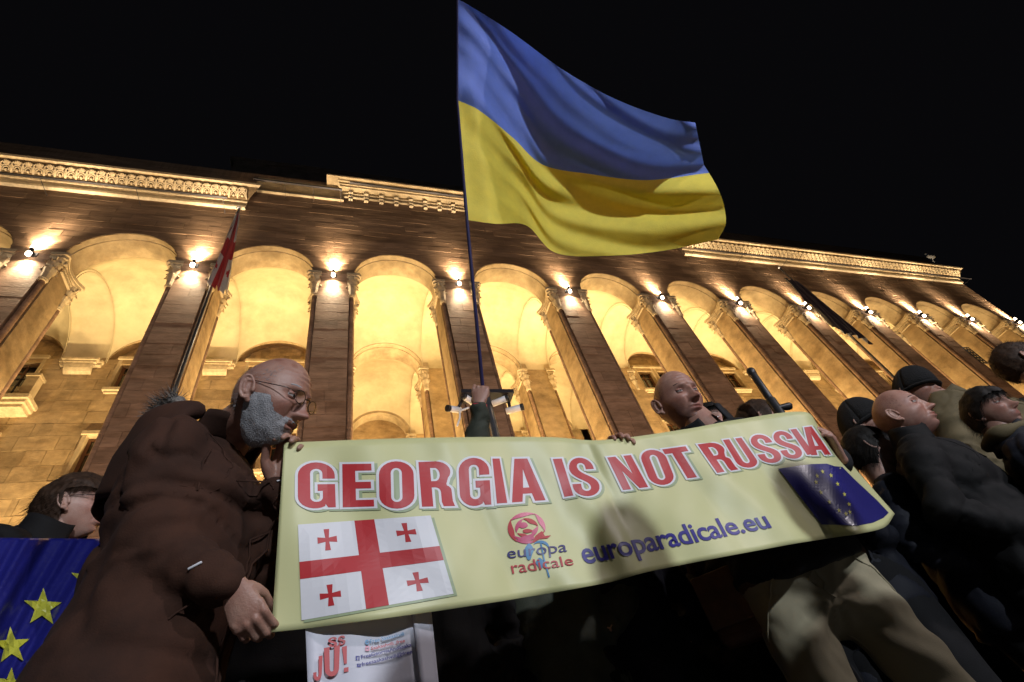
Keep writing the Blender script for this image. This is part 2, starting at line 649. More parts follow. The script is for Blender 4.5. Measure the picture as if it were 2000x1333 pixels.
ncourse = 27
zs0, zs1 = 3.3, SPR - 1.35
ch = (zs1 - zs0) / ncourse
n_stone = 0
for k in range(NP):
    p = pillar(PC[k], PW[k], D)
    hw = PW[k] / 2
    r = random.Random(50 + k)
    far = k >= 8 or k == 0
    g = G()
    for j in range(ncourse):
        za = zs0 + j * ch + 0.007; zb = zs0 + (j + 1) * ch - 0.007
        cuts = [-hw + 0.004, hw - 0.004]
        if r.random() < 0.45:
            cuts.insert(1, (r.random() - 0.5) * hw * 0.9)
        for i in range(len(cuts) - 1):
            xa = PC[k] + cuts[i] + (0.006 if i else 0); xb = PC[k] + cuts[i + 1] - (0.006 if i + 2 < len(cuts) else 0)
            y = D - 0.006 - 0.016 * r.random()
            if far:
                g.box(xa, xb, y, D + 0.05, za, zb)
            else:
                gg = G(); gg.box(xa, xb, y, D + 0.05, za, zb)
                part('stone', gg.mesh('stone'), p, MT['pillar'])
                n_stone += 1
    if far:
        o = part('stone', g.mesh('stone'), p, MT['pillar']); o['kind'] = 'stuff'

# back piers of the open bays (second row) and their capitals
for k in (3, 4, 5, 6):
    pillar(PC[k], PW[k], D + LOG, front=False)
    if k in (4, 5):
        pillar(PC[k], PW[k], D + 2 * LOG, front=False)


# vaults: shallow domes over the bays, with arches between the bays
def half_ring(g, cx, r, y0, y1, zc=SPR, n=36, mi=0):
    P = []
    for i in range(n + 1):
        th = math.pi * i / n
        x = cx - r * math.cos(th); z = zc + r * math.sin(th)
        P.append([(x, y0, z), (x, y1, z)])
    g.grid(P, mi)


def ring_face(g, cx, r0, r1, y, zc=SPR, n=36):
    P = []
    for i in range(n + 1):
        th = math.pi * i / n
        P.append([(cx - r0 * math.cos(th), y, zc + r0 * math.sin(th)), (cx - r1 * math.cos(th), y, zc + r1 * math.sin(th))])
    g.grid(P)


SOFF = 0.95
for row in (0, 1):
    for k, (cx, a) in enumerate(BAYS):
        if row and k not in OPEN:
            continue
        y0 = D + SOFF + row * LOG; y1 = D + (row + 1) * LOG
        b = (y1 - y0) / 2; yc = (y0 + y1) / 2
        RR = a * a + b * b
        g = G(); n = 22; P = []
        for i in range(n + 1):
            rowp = []
            for j in range(n + 1):
                x = cx + a * math.sin(math.pi * (i / n - 0.5)); y = yc + b * math.sin(math.pi * (j / n - 0.5))
                z = SPR + math.sqrt(max(0.0, RR - (x - cx) ** 2 - (y - yc) ** 2))
                rowp.append((x, y, z))
            P.append(rowp)
        g.grid(P, 0, True)
        part('vault', g.mesh('vault', True), bld, MT['plaster'])
        # soffit of the front arch
        g = G()
        Yf = D + row * LOG
        half_ring(g, cx, a, Yf + 0.24, Yf + SOFF + 0.01)
        half_ring(g, cx, a + 0.03, Yf - (0.018 if row == 0 else 0.0), Yf + 0.24)
        ring_face(g, cx, a, a + 0.03, Yf + 0.24)
        if row == 1:
            ring_face(g, cx, a, a + 0.30, Yf - 0.03)
            half_ring(g, cx, a + 0.30, Yf - 0.03, Yf + 0.1)
        part('arch_soffit', g.mesh('arch_soffit', True), bld, MT['cream'])
    # arches between neighbouring bays
    for k in range(NP):
        if row and k not in (3, 4, 5, 6):
            continue
        if row == 0 and k == NP - 1:
            pass
        y0 = D + SOFF + row * LOG; y1 = D + (row + 1) * LOG
        b = (y1 - y0) / 2; yc = (y0 + y1) / 2
        xa = PC[k] - PW[k] / 2 - NT; xb = PC[k] + PW[k] / 2 + NT
        g = G(); P = []; 
        for i in range(41):
            th = math.pi * i / 40
            y = yc - b * math.cos(th); z = SPR + b * math.sin(th)
            P.append([(xa, y, z), (xb, y, z)])
        g.grid(P, 0, True)
        for xe, s in ((xa, -1), (xb, 1)):
            for dr in (0.02, 0.11):
                pts = [(xe + s * 0.006, yc - (b - dr) * math.cos(math.pi * i / 40), SPR + (b - dr) * math.sin(math.pi * i / 40)) for i in range(41)]
                g.tube(pts, 0.014, 5, caps=False)
        part('cross_arch', g.mesh('cross_arch', True), bld, MT['plaster'])

# back wall with lunettes, windows and bracket blocks
BW = D + LOG
g = G()
win_list = []


def back_wall(g, cx, a, Y, seed, lower=True, window=True):
    xa, xb = cx - a - 0.9, cx + a + 0.9
    zt = SPR - 0.02
    w = 0.74
    rows = [(0.3, 9.6, None), (9.6, 11.6 + H * 0, None)]
    Z = dict(l0=11.05 + H, l1=12.8 + H, u0=14.86 + H, u1=16.40 + H)
    wx = ((cx - 1.05, cx - 0.16), (cx + 0.16, cx + 1.05))
    masonry(g, xa, xb, 0.2, Z['l0'], Y, 20, 1.1, 0.01, 0.014, None, seed)
    for (z0, z1, nr) in ((Z['l0'], Z['l1'], 3), (Z['u0'], Z['u1'], 3)):
        masonry(g, xa, wx[0][0], z0, z1, Y, nr, 0.8, 0.01, 0.014, None, seed + 1)
        masonry(g, wx[0][1], wx[1][0], z0, z1, Y, nr, 0.8, 0.01, 0.014, None, seed + 2)
        masonry(g, wx[1][1], xb, z0, z1, Y, nr, 0.8, 0.01, 0.014, None, seed + 3)
        for x0_, x1_ in wx:
            win_list.append((x0_, x1_, z0, z1, Y))
    masonry(g, xa, xb, Z['l1'], Z['u0'], Y, 4, 1.1, 0.01, 0.014, None, seed + 4)
    return Z


lun = G()
for k, (cx, a) in enumerate(BAYS):
    if k in OPEN:
        continue
    back_wall(g, cx, a, BW, 100 + 7 * k)
    # lunette: recessed infill in courses, inside a moulded band
    fl = lambda x: 0
    zz = SPR + 0.2
    r = random.Random(k)
    for j in range(7):
        za = SPR + 0.2 + j * 0.25; zb = za + 0.24
        x = cx - a
        while x < cx + a:
            ww = 0.5 + 0.5 * r.random()
            pts = []
            y = BW + 0.33 - 0.014 * r.random()
            n = 5
            cols = []
            for i in range(n + 1):
                xx = x + 0.006 + (ww - 0.012) * i / n
                top = SPR + math.sqrt(max(0, (a + 0.02) ** 2 - min(a, abs(xx - cx)) ** 2))
                cols.append((xx, min(zb, top)))
            for i in range(n):
                (xa_, ta), (xb_, tb) = cols[i], cols[i + 1]
                if (ta > za + 0.01 or tb > za + 0.01) and xb_ < cx + a and xa_ > cx - a:
                    lun.add([(xa_, y, za), (xb_, y, za), (xb_, y, max(tb, za)), (xa_, y, max(ta, za))], [(0, 1, 2, 3)])
            x += ww
    half_ring(lun, cx, a - 0.0, BW - 0.02, BW + 0.40)
    P = []
    ring_face(lun, cx, a - 0.0, a + 0.22, BW - 0.022)
    lun.box(cx - a - 0.5, cx + a + 0.5, BW - 0.02, BW + 0.34, SPR - 0.02, SPR + 0.2)
bw = part('back_wall', g.mesh('back_wall'), bld, MT['gold'])
o = part('lunette', lun.mesh('lunette'), bld, MT['gold'])
# plain walls behind everything (nothing shines through)
g = G()
for k, (cx, a) in enumerate(BAYS):
    if k not in OPEN:
        g.add([(cx - a - 0.9, BW + 0.42, 0), (cx + a + 0.9, BW + 0.42, 0), (cx + a + 0.9, BW + 0.42, SPR + 2.6), (cx - a - 0.9, BW + 0.42, SPR + 2.6)], [(0, 1, 2, 3)])
        for x0_, x1_, s in ((cx - a - 0.9, cx - a - 0.9, 1),):
            pass
g.add([(PC[3], D + 2 * LOG + 0.6, 0), (PC[6], D + 2 * LOG + 0.6, 0), (PC[6], D + 2 * LOG + 0.6, SPR + 2.6), (PC[3], D + 2 * LOG + 0.6, SPR + 2.6)], [(0, 1, 2, 3)])
for xx in (PC[3] - PW[3] / 2 - NT + 0.3, PC[6] + PW[6] / 2 + NT - 0.3):
    g.add([(xx, D + LOG + 0.3, 0), (xx, D + 2 * LOG + 0.6, 0), (xx, D + 2 * LOG + 0.6, SPR + 2.6), (xx, D + LOG + 0.3, SPR + 2.6)], [(0, 1, 2, 3)])
part('inner_wall', g.mesh('inner_wall'), bld, MT['gold'])
# arched recesses of the second row
g = G()
for k in OPEN:
    cx, a = BAYS[k]
    Yb = D + 2 * LOG
    ring_face(g, cx, a - 0.12, a + 0.25, Yb - 0.02)
    half_ring(g, cx, a - 0.12, Yb - 0.02, Yb + 0.6)
    half_ring(g, cx, a + 0.25, Yb - 0.02, Yb + 0.1)
part('niche_arch', g.mesh('niche_arch', True), bld, MT['cream'])

# bracket blocks where the cross arches land on the back wall
def bracket_mesh():
    g = G()
    g.box(-0.56, 0.56, -0.30, 0.0, -0.10, 0.0)
    g.box(-0.50, 0.50, -0.25, 0.0, -0.20, -0.10)
    g.box(-0.66, 0.66, -0.18, 0.0, -0.13, -0.03)
    g.box(-0.62, 0.62, -0.14, 0.0, -0.26, -0.15)
    pts = [(-0.22, 0.0), (-0.22, -0.20), (-0.20, -0.33), (-0.13, -0.44), (-0.02, -0.50), (0.0, -0.50)]
    vs = []; n = len(pts)
    for xx in (-0.42, 0.42):
        for y, z in pts:
            vs.append((xx, y, z - 0.12))
    g.add(vs, [(i, i + 1, n + i + 1, n + i) for i in range(n - 1)] + [tuple(range(n))[::-1], tuple(range(n, 2 * n))])
    return g.mesh('bracket')


BR = bracket_mesh()
for k in range(NP):
    if k in (3, 4, 5, 6):
        continue
    o = link('bracket', BR, bld, MT['carved'])
    o.location = (PC[k] - bld.location.x, BW - bld.location.y - 0.02, SPR + 0.02)

# windows of the back wall: frame, pane, mullion, sill
def window_meshes(w, h):
    f = G()
    t = 0.10
    f.box(-w / 2, -w / 2 + t, 0.20, 0.28, 0, h); f.box(w / 2 - t, w / 2, 0.20, 0.28, 0, h)
    f.box(-w / 2 + t, w / 2 - t, 0.20, 0.28, 0, t); f.box(-w / 2 + t, w / 2 - t, 0.20, 0.28, h - t, h)
    f.box(-0.035, 0.035, 0.21, 0.27, t, h - t)
    f.box(-w / 2 + t, -0.035, 0.215, 0.265, h * 0.62, h * 0.62 + 0.05)
    f.box(0.035, w / 2 - t, 0.215, 0.265, h * 0.62, h * 0.62 + 0.05)
    p = G(); p.box(-w / 2 + 0.02, w / 2 - 0.02, 0.245, 0.25, 0.02, h - 0.02)
    s = G(); s.box(-w / 2 - 0.16, w / 2 + 0.16, -0.16, 0.34, -0.13, 0.0); s.box(-w / 2 - 0.10, w / 2 + 0.10, -0.09, 0.0, -0.22, -0.13)
    j = G()
    j.box(-w / 2 - 0.11, -w / 2, -0.03, 0.36, 0.0, h + 0.12); j.box(w / 2, w / 2 + 0.11, -0.03, 0.36, 0.0, h + 0.12)
    j.box(-w / 2 - 0.16, w / 2 + 0.16, -0.08, 0.36, h, h + 0.14)
    return f.mesh('frame'), p.mesh('pane'), s.mesh('sill'), j.mesh('surround')


wcache = {}
for (x0_, x1_, z0, z1, Y) in win_list:
    key = (round(x1_ - x0_, 2), round(z1 - z0, 2))
    if key not in wcache:
        wcache[key] = window_meshes(*key)
    f, pn, s, j = wcache[key]
    w = link('window', j, bld, MT['cream'])
    w.location = ((x0_ + x1_) / 2 - bld.location.x, Y - bld.location.y, z0)
    for nm, me, mm in (('frame', f, MT['wood']), ('pane', pn, MT['glass']), ('sill', s, MT['carved'])):
        link(nm, me, w, mm)

# balcony in front of the leftmost windows
cx, a = BAYS[0]
bz = 13.86 + H
g = G()
g.box(cx - 1.75, cx + 1.75, BW - 0.75, BW, bz, bz + 0.16); g.box(cx - 1.68, cx + 1.68, BW - 0.66, BW, bz - 0.13, bz)
g.box(cx - 1.60, cx + 1.60, BW - 0.55, BW, bz - 0.25, bz - 0.13)
bal = part('balcony', g.mesh('balcony'), bld, MT['carved'])
for sx in (-1.52, 1.52):
    g = G(); g.box(cx + sx - 0.17, cx + sx + 0.17, BW - 0.70, BW - 0.36, bz + 0.16, bz + 1.0); g.box(cx + sx - 0.21, cx + sx + 0.21, BW - 0.74, BW - 0.32, bz + 1.0, bz + 1.1)
    part('balcony_post', g.mesh('balcony_post'), bal, MT['cream'])
g = G()
g.tube([(cx - 1.34, BW - 0.55, bz + 0.98), (cx + 1.34, BW - 0.55, bz + 0.98)], 0.035, 6)
for i in range(15):
    xx = cx - 1.3 + i * 2.6 / 14
    g.tube([(xx, BW - 0.55, bz + 0.16), (xx, BW - 0.55, bz + 0.5), (xx, BW - 0.55, bz + 0.97)], [0.02, 0.035, 0.02], 6)
part('railing', g.mesh('railing'), bal, MT['iron'])

# side cornices: band, groove, leaning frieze of palmettes, fillet
def palmette_mesh(w):
    """one palmette, local x along the wall, (y,z) plane leaning outward; unit height 0.62"""
    g = G()
    ln = Vector((0, -0.55, 0.62)).normalized()          # up along the leaning face
    out = Vector((0, -0.62, -0.55)).normalized()        # out of the face
    def pt(u, v, d=0.0):
        return Vector((u, 0, 0)) + ln * v + out * d
    for rr, tr in ((0.135, 0.030), (0.080, 0.024)):
        pts = []
        for i in range(11):
            th = math.pi * (1.18 * i / 10 - 0.09)
            pts.append(pt(-rr * math.cos(th) * w / 0.30, 0.20 + rr * 1.35 * math.sin(th), 0.02))
        g.tube(pts, tr, 6)
    g.ell(pt(0, 0.17, 0.02), (0.045, 0.06, 0.06), None, 8, 6)
    for s in (-1, 1):
        pts = [pt(s * w * 0.5, 0.06, 0.01), pt(s * w * 0.42, 0.25, 0.035), pt(s * w * 0.5, 0.42, 0.03), pt(s * w * 0.30, 0.50, 0.03), pt(s * w * 0.24, 0.42, 0.03)]
        g.tube(pts, 0.026, 6)
    for i in range(5):
        th = (i - 2) * 0.42
        c = pt(0.02 * (i - 2) * 2, 0.37)
        g.tube([pt(math.sin(th) * 0.03, 0.36, 0.01), pt(math.sin(th) * 0.09, 0.36 + 0.10 * math.cos(th), 0.035), pt(math.sin(th) * 0.12, 0.36 + 0.17 * math.cos(th), 0.05)], [0.014, 0.028, 0.018], 5)
    return g.mesh('palmette', True)


def cornice(x0, x1, pw, seed):
    Y = D
    zb = ZC
    prof = [(0.0, 0.0), (-0.14, 0.0), (-0.16, 0.10), (-0.15, 0.27), (-0.07, 0.28), (-0.07, 0.34), (-0.18, 0.36), (-0.20, 0.42), (-0.17, 0.47), (-0.59, 0.95), (-0.70, 0.95), (-0.72, 1.07), (0.0, 1.10)]
    g = G()
    n = len(prof)
    vs = []
    for xx, e in ((x0, 0), (x1, 0)):
        s = -1 if xx == x0 else 1
        for y, z in prof:
            vs.append((xx + s * 0.9 * (-y - 0.14 if y < -0.14 else 0), Y + y, zb + z))
    g.add(vs, [(i, i + 1, n + i + 1, n + i) for i in range(n - 1)] + [tuple(range(n)), tuple(range(n, 2 * n))[::-1]])
    me = g.mesh('cornice'); g.normals_out(me)
    me.polygons[8].material_index = 1  # leaning face takes the painted shade behind the palmettes
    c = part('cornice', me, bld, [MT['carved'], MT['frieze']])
    pm = palmette_mesh(pw)
    nP = int((x1 - x0) / pw)
    for i in range(nP):
        o = link('palmette', pm, c, MT['carved'])
        o.matrix_parent_inverse = Matrix.Identity(4)
        o.location = (x0 + (i + 0.5) * (x1 - x0) / nP, Y - 0.225, zb + 0.425)
    # light strip on thin brackets, added to brighten the frieze from below
    g = G()
    g.box(x0 + 0.05, x1 - 0.55, Y - 0.74, Y - 0.70, zb - 0.42, zb - 0.40, 1)
    g.box(x0, x1 - 0.5, Y - 0.755, Y - 0.685, zb - 0.45, zb - 0.42, 0)
    g.box(x0, x1 - 0.5, Y - 0.755, Y - 0.745, zb - 0.42, zb - 0.385, 0)
    g.box(x0, x1 - 0.5, Y - 0.695, Y - 0.685, zb - 0.42, zb - 0.375, 0)
    nb = max(2, int((x1 - x0) / 3))
    for i in range(nb + 1):
        xx = x0 + 0.05 + (x1 - x0 - 0.7) * i / nb
        g.box(xx - 0.008, xx + 0.008, Y - 0.72, Y, zb - 0.44, zb - 0.425, 0)
    part('added_light_strip', g.mesh('added_light_strip'), bld, [MT['darkmetal'], MT['led']])
    return c


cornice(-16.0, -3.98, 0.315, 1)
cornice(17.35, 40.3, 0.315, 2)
# parapets over the side cornices
for x0_, x1_ in ((-16.0, -3.9), (17.3, X1)):
    g = G(); g.box(x0_, x1_, D + 0.3, D + 0.9, ZT, 23.9 + H); g.box(x0_, x1_, D + 0.2, D + 1.0, 23.9 + H, 24.05 + H)
    part('parapet', g.mesh('parapet'), bld, MT['roofdark'])

# centre: plain lit bands beside a cornice on brackets
ZM = 22.3 + H
for x0_, x1_ in ((-3.86, -0.22), (13.6, 17.25)):
    g = G()
    g.box(x0_, x1_, D - 0.12, D, 21.85 + H, 21.98 + H)
    g.box(x0_, x1_, D - 0.07, D, 21.98 + H, 22.85 + H)
    g.box(x0_, x1_, D - 0.16, D + 0.02, 22.85 + H, 22.97 + H)
    part('plain_band', g.mesh('plain_band'), bld, MT['cream'])
g = G()
for (z0, z1, pr) in ((22.27, 22.47, 0.10), (22.50, 22.66, 0.14), (22.70, 22.84, 0.36), (22.84, 22.98, 0.42), (23.0, 23.14, 0.50)):
    g.box(-0.20 - pr * 0.6, 13.58 + pr * 0.6, D - pr, D, z0 + H, z1 + H)
g.box(-1.0, 14.4, D - 0.62, D + 0.2, 23.14 + H, 23.26 + H)
cc = part('cornice', g.mesh('cornice'), bld, MT['cream'])
gm = G()
gm.box(-0.10, 0.10, -0.15, 0, -0.16, 0.0); gm.box(-0.10, 0.10, -0.25, 0, 0.02, 0.16); gm.box(-0.09, 0.09, -0.12, 0, -0.38, -0.26); gm.box(-0.08, 0.08, -0.07, 0, -0.26, -0.16)
MM = gm.mesh('modillion')
for i in range(20):
    o = link('modillion', MM, cc, MT['carved'])
    o.location = (0.07 + 0.685 * i, D - 0.002, ZM + 0.12)
g = G()  # more strips, added to light the centre bands and cornice from below
for x0_, x1_, yy, zz in ((-3.8, -0.3, 0.75, 21.55), (0.0, 13.5, 1.0, 21.85), (13.7, 17.2, 0.75, 21.55)):
    g.box(x0_ + 0.05, x1_ - 0.05, D - yy, D - yy + 0.04, zz + H + 0.05, zz + H + 0.07, 1)
    g.box(x0_, x1_, D - yy - 0.02, D - yy + 0.06, zz + H, zz + H + 0.05, 0)
    g.box(x0_, x1_, D - yy + 0.05, D - yy + 0.06, zz + H + 0.05, zz + H + 0.10, 0)
    g.box(x0_, x1_, D - yy - 0.02, D - yy - 0.01, zz + H + 0.05, zz + H + 0.09, 0)
    for i in range(4):
        xx = x0_ + 0.05 + (x1_ - x0_ - 0.1) * i / 3
        g.box(xx - 0.008, xx + 0.008, D - yy, D, zz + H + 0.005, zz + H + 0.02, 0)
part('added_light_strip', g.mesh('added_light_strip'), bld, [MT['darkmetal'], MT['led']])
# attic block over the centre
g = G()
g.box(-6.2, 20.0, D + 2.6, D + 12, 23.0 + H, 30.0 + H); g.box(-6.4, 20.2, D + 2.4, D + 12.2, 30.0 + H, 30.4 + H)
part('attic', g.mesh('attic'), bld, MT['roofdark'])


ORD = ['first', 'second', 'third', 'fourth', 'fifth', 'sixth', 'seventh', 'eighth', 'ninth', 'tenth', 'eleventh', 'twelfth', 'thirteenth']
# flood lights on the arcade floor: real lamps, well below what the camera sees
def area(name, loc, rot, size, power, col, parent=None, shape='DISK', spread=math.pi):
    l = bpy.data.lights.new(name, 'AREA')
    l.shape = shape; l.size = size; l.energy = power; l.color = col; l.spread = spread
    o = bpy.data.objects.new(name, l)
    COL.objects.link(o)
    o.location = loc; o.rotation_euler = rot
    return o


for k, (cx, a) in enumerate(BAYS):
    for row in ((0, 1) if k in OPEN else (0,)):
        y = D + 2.7 + row * LOG
        g = G()
        g.box(-0.30, 0.30, -0.22, 0.22, 0.0, 0.10); g.box(-0.24, 0.24, -0.16, 0.16, 0.10, 0.2)
        fl = thing('floodlight', (cx, y, 2.6), 'warm floodlight in the %s bay of the arcade from the left%s' % (ORD[k], ', inner row' if row else ', outer row'), 'floodlight', 'floodlights of the arcade')
        link('housing', g.mesh('housing'), fl, MT['black_plastic'])
        ao = area('flood_beam', (0, 0, 0.24), (math.pi, 0, 0), 0.5, P_LOGGIA, WARM, None)
        ao.parent = fl

# lit up-and-down lamps high on the pillars
ORD = ['first', 'second', 'third', 'fourth', 'fifth', 'sixth', 'seventh', 'eighth', 'ninth', 'tenth', 'eleventh', 'twelfth', 'thirteenth']
gl = G()
gl.tube([(0, 0, -0.10), (0, 0, 0.10)], 0.06, 14, caps=True, rnd_cap=0.05)
gl.box(-0.04, 0.04, 0.05, 0.17, -0.05, 0.05)
gl.box(-0.11, 0.11, 0.145, 0.17, -0.11, 0.11)
LB = gl.mesh('lamp_body')
ge = G()
for s in (-1, 1):
    ge.tube([(0, 0, s * 0.106), (0, 0, s * 0.225)], [0.066, 0.07], 12, caps=True, rnd_cap=0.3)
LE = ge.mesh('lamp_lens')
for k in range(NP):
    z = 16.08 + H
    t = thing('wall_lamp', (LX[k], D - 0.17, z), ('lit up-and-down cylinder lamp on a pillar, %s lamp from the left of the row' % ORD[k - 1]) if k else 'lit cylinder lamp on the pillar left of the picture edge', 'lamp', 'lamps on the arcade pillars')
    link('lamp_body', LB, t, MT['darkmetal'])
    link('lens', LE, t, MT['lens'])
    for s, pw, ang, tilt in ((-1, P_SPOT_DN, 70, 8), (1, P_SPOT_UP, 36, 4), (1, P_SPOT_UP * 0.8, 84, 10), (-1, P_GLOW, 150, 25), (1, P_GLOW, 150, 25)):
        l = bpy.data.lights.new('lamp_beam', 'SPOT')
        pv = 0.85 + 0.3 * random.Random(k * 7 + s).random()
        l.energy = pw * pv; l.color = WARMW; l.spot_size = math.radians(ang); l.spot_blend = 1.0; l.shadow_soft_size = 0.03
        lo = bpy.data.objects.new('lamp_beam', l)
        COL.objects.link(lo); lo.parent = t
        lo.location = (0, 0.01, s * 0.28)
        lo.rotation_euler = (math.radians(tilt) if s < 0 else math.pi - math.radians(tilt), 0, 0)

# dark wrought iron panel on one of the right hand pillars
pa, pb = at_y(1884, 679, D - 0.05), at_y(1924, 709, D - 0.05)
g = G()
cxg = (pa.x + pb.x) / 2; zt_, zb_ = pa.z, pb.z
for s in (-1, 1):
    g.tube([(cxg + s * 0.24, D - 0.05, zb_), (cxg + s * 0.24, D - 0.05, zt_)], 0.025, 6)
nn = 6
for i in range(nn):
    zc_ = zb_ + (i + 0.5) * (zt_ - zb_) / nn
    A_ = (Vector((1, 0, 0)), Vector((0, 0, 1)), Vector((0, 1, 0)))
    g.torus((cxg - 0.11, D - 0.05, zc_), 0.10, 0.024, A_, 12, 5); g.torus((cxg + 0.11, D - 0.05, zc_), 0.10, 0.024, A_, 12, 5)
    g.tube([(cxg - 0.24, D - 0.05, zc_ - 0.14), (cxg + 0.24, D - 0.05, zc_ - 0.14)], 0.02, 5)
part('iron_panel', g.mesh('iron_panel', True), bld, MT['iron'])

# low floodlights added unseen behind the crowd to wash the front wall
for k, (xx, yy) in enumerate(((-9.0, 5.6), (-1.5, 5.2), (6.5, 5.2), (14.5, 5.2), (23.0, 5.4), (32.0, 5.6))):
    g = G(); g.box(-0.22, 0.22, -0.14, 0.14, 0.0, 0.08); g.box(-0.18, 0.18, -0.10, 0.10, 0.08, 0.2)
    fl = thing('floodlight', (xx, yy, 0.0), 'added low floodlight on the pavement before the facade, %s from the left' % ORD[k], 'floodlight', 'added floodlights on the pavement')
    link('housing', g.mesh('housing'), fl, MT['black_plastic'])
    dl = Vector((0, D - yy, 19.0)).normalized()
    ao = area('flood_beam', (0, 0, 0.24), dl.to_track_quat('-Z', 'Y').to_euler(), 0.3, P_WASH, (1.0, 0.62, 0.34), None, 'DISK', math.radians(130))
    ao.parent = fl

# flood light fixture on the roof at the right end
p = at_y(1818, 503, D + 0.6)
t = thing('floodlight', p, 'small unlit floodlight fixture standing on the roof edge at the far right', 'floodlight')
g = G()
g.tube([(-0.25, 0, 0.08), (0.12, -0.05, -0.04)], [0.13, 0.16], 12); g.tube([(-0.1, 0.0, 0), (-0.1, 0.1, -0.5)], 0.04, 6)
g.ell((-0.17, -0.02, 0.36), (0.10, 0.08, 0.12), None, 10, 8)
link('housing', g.mesh('housing', True), t, MT['white_plastic'])
g = G(); g.tube([(0.13, -0.052, -0.045), (0.16, -0.055, -0.055)], [0.15, 0.15], 12)
link('lens', g.mesh('lens', True), t, MT['carved'])

# ------------------------------------------------------------------ flags on the facade
def cloth_mat(name, col, rough=0.7, transl=0.15, sheen=0.2):
    return mat(name, col, rough, 0.06, 9.0, 0.15, 160.0, transl=transl, sheen=sheen)


MT.update(
    cl_white=cloth_mat('white_cloth', (0.47, 0.45, 0.45)), cl_red=cloth_mat('red_cloth', (0.36, 0.020, 0.024)),
    cl_navy=cloth_mat('navy_cloth', (0.012, 0.009, 0.024)),
    ua_blue=cloth_mat('blue_cloth', (0.15, 0.245, 0.76), 0.7, 0.3, 0.0), ua_yellow=cloth_mat('yellow_cloth', (0.90, 0.78, 0.105), 0.7, 0.3, 0.0),
    eu_blue=mat('blue_flag_fabric', (0.012, 0.013, 0.145), 0.32, 0.1, 7.0, 0.1, 90.0, spec=0.6),
    eu_star=mat('yellow_star_print', (0.46, 0.45, 0.045), 0.45, 0.05, 7.0),
    paleblue_pole=mat('violet_pole', (0.030, 0.026, 0.10), 0.5, 0.1, 10.0, spec=0.5),
)


def limp_flag(name, x, Yp, z_top, z_bot, w_top, w_bot, seed, mats, pick, lean):
    g = G(); n, q = 46, 30
    P = []
    for i in range(n + 1):
        t = i / n
        row = []
        wid = w_top + (w_bot - w_top) * t ** 0.75
        for j in range(q + 1):
            u = j / q
            ph = u * 15 + math.sin(t * 3 + seed)
            ff = math.sin(ph + t * 1.5) * 0.11 * (0.35 + t) + 0.05 * math.sin(u * 31 + t * 5 + seed)
            xx = x + 0.05 + lean * t + wid * u + 0.04 * math.cos(ph)
            zz = z_top + (z_bot - z_top) * t - (0.55 * u * t + 0.06 * math.sin(u * 11 + seed)) * wid
            row.append((xx, Yp - 0.06 - abs(ff) * 1.2 + 0.10 * u, zz))
        P.append(row)
    for i in range(n):
        for j in range(q):
            g.add([P[i][j], P[i + 1][j], P[i + 1][j + 1], P[i][j + 1]], [(0, 1, 2, 3)], pick((i + 0.5) / n, (j + 0.5) / q))
    me = g.mesh(name, True)
    bm = bmesh.new(); bm.from_mesh(me); bmesh.ops.remove_doubles(bm, verts=bm.verts, dist=1e-5); bm.to_mesh(me); bm.free()
    return me


YP = D - 0.62


def georgia_pick(t, u):
    # t runs down the hanging cloth, which shows the flag's length; u across the gathers
    if abs(t - 0.52) < 0.11 or abs(u - 0.5) < 0.21:
        return 1
    for a in (0.26, 0.78):
        for b in (0.2, 0.8):
            if abs(t - a) < 0.05 and abs(u - b) < 0.025 or abs(t - a) < 0.02 and abs(u - b) < 0.07:
                return 1
    return 0


pt = at_y(467, 408, YP); pb = at_y(338, 755, YP)
t = thing('flag', (pt.x, YP, 0), 'limp white flag with red crosses on a tall pole before the left pillars', 'flag', 'flags on poles before the building')
g = G(); g.tube([(pt.x, YP, 0), (pt.x, YP, pt.z)], [0.07, 0.045], 12)
part('pole', g.mesh('pole', True), t, MT['steel'])
g = G(); g.ell((pt.x, YP, pt.z + 0.05), (0.075, 0.075, 0.09)); g.tube([(pt.x - 0.12, YP, pt.z - 0.02), (pt.x - 0.08, YP, pt.z + 0.14)], 0.02, 6)
part('finial', g.mesh('finial', True), t, MT['white_plastic'])
zb = at_y(425, 580, YP).z
part('cloth', limp_flag('cloth', pt.x - 0.05, YP, pt.z - 0.45, zb + 0.4, 0.06, 0.62, 1, 0, georgia_pick, -0.12), t, [MT['cl_white'], MT['cl_red']])

pt = at_y(1523, 524, YP); pb = at_y(1762, 745, YP)
t = thing('flag', (pt.x, YP, 0), 'dark limp flag hanging from a tall pole before the right half of the facade', 'flag', 'flags on poles before the building')
g = G(); g.tube([(pt.x, YP, 0), (pt.x, YP, pt.z)], [0.07, 0.045], 12)
part('pole', g.mesh('pole', True), t, MT['steel'])
g = G(); g.ell((pt.x, YP, pt.z + 0.05), (0.075, 0.075, 0.09))
part('finial', g.mesh('finial', True), t, MT['white_plastic'])
zt = at_y(1556, 556, YP).z; zb = at_y(1655, 655, YP).z
part('cloth', limp_flag('cloth', pt.x - 0.75, YP, zt + 0.3, zb + 0.35, 0.9, 1.75, 4, 0, lambda a, b: 0, -0.25), t, [MT['cl_navy']])

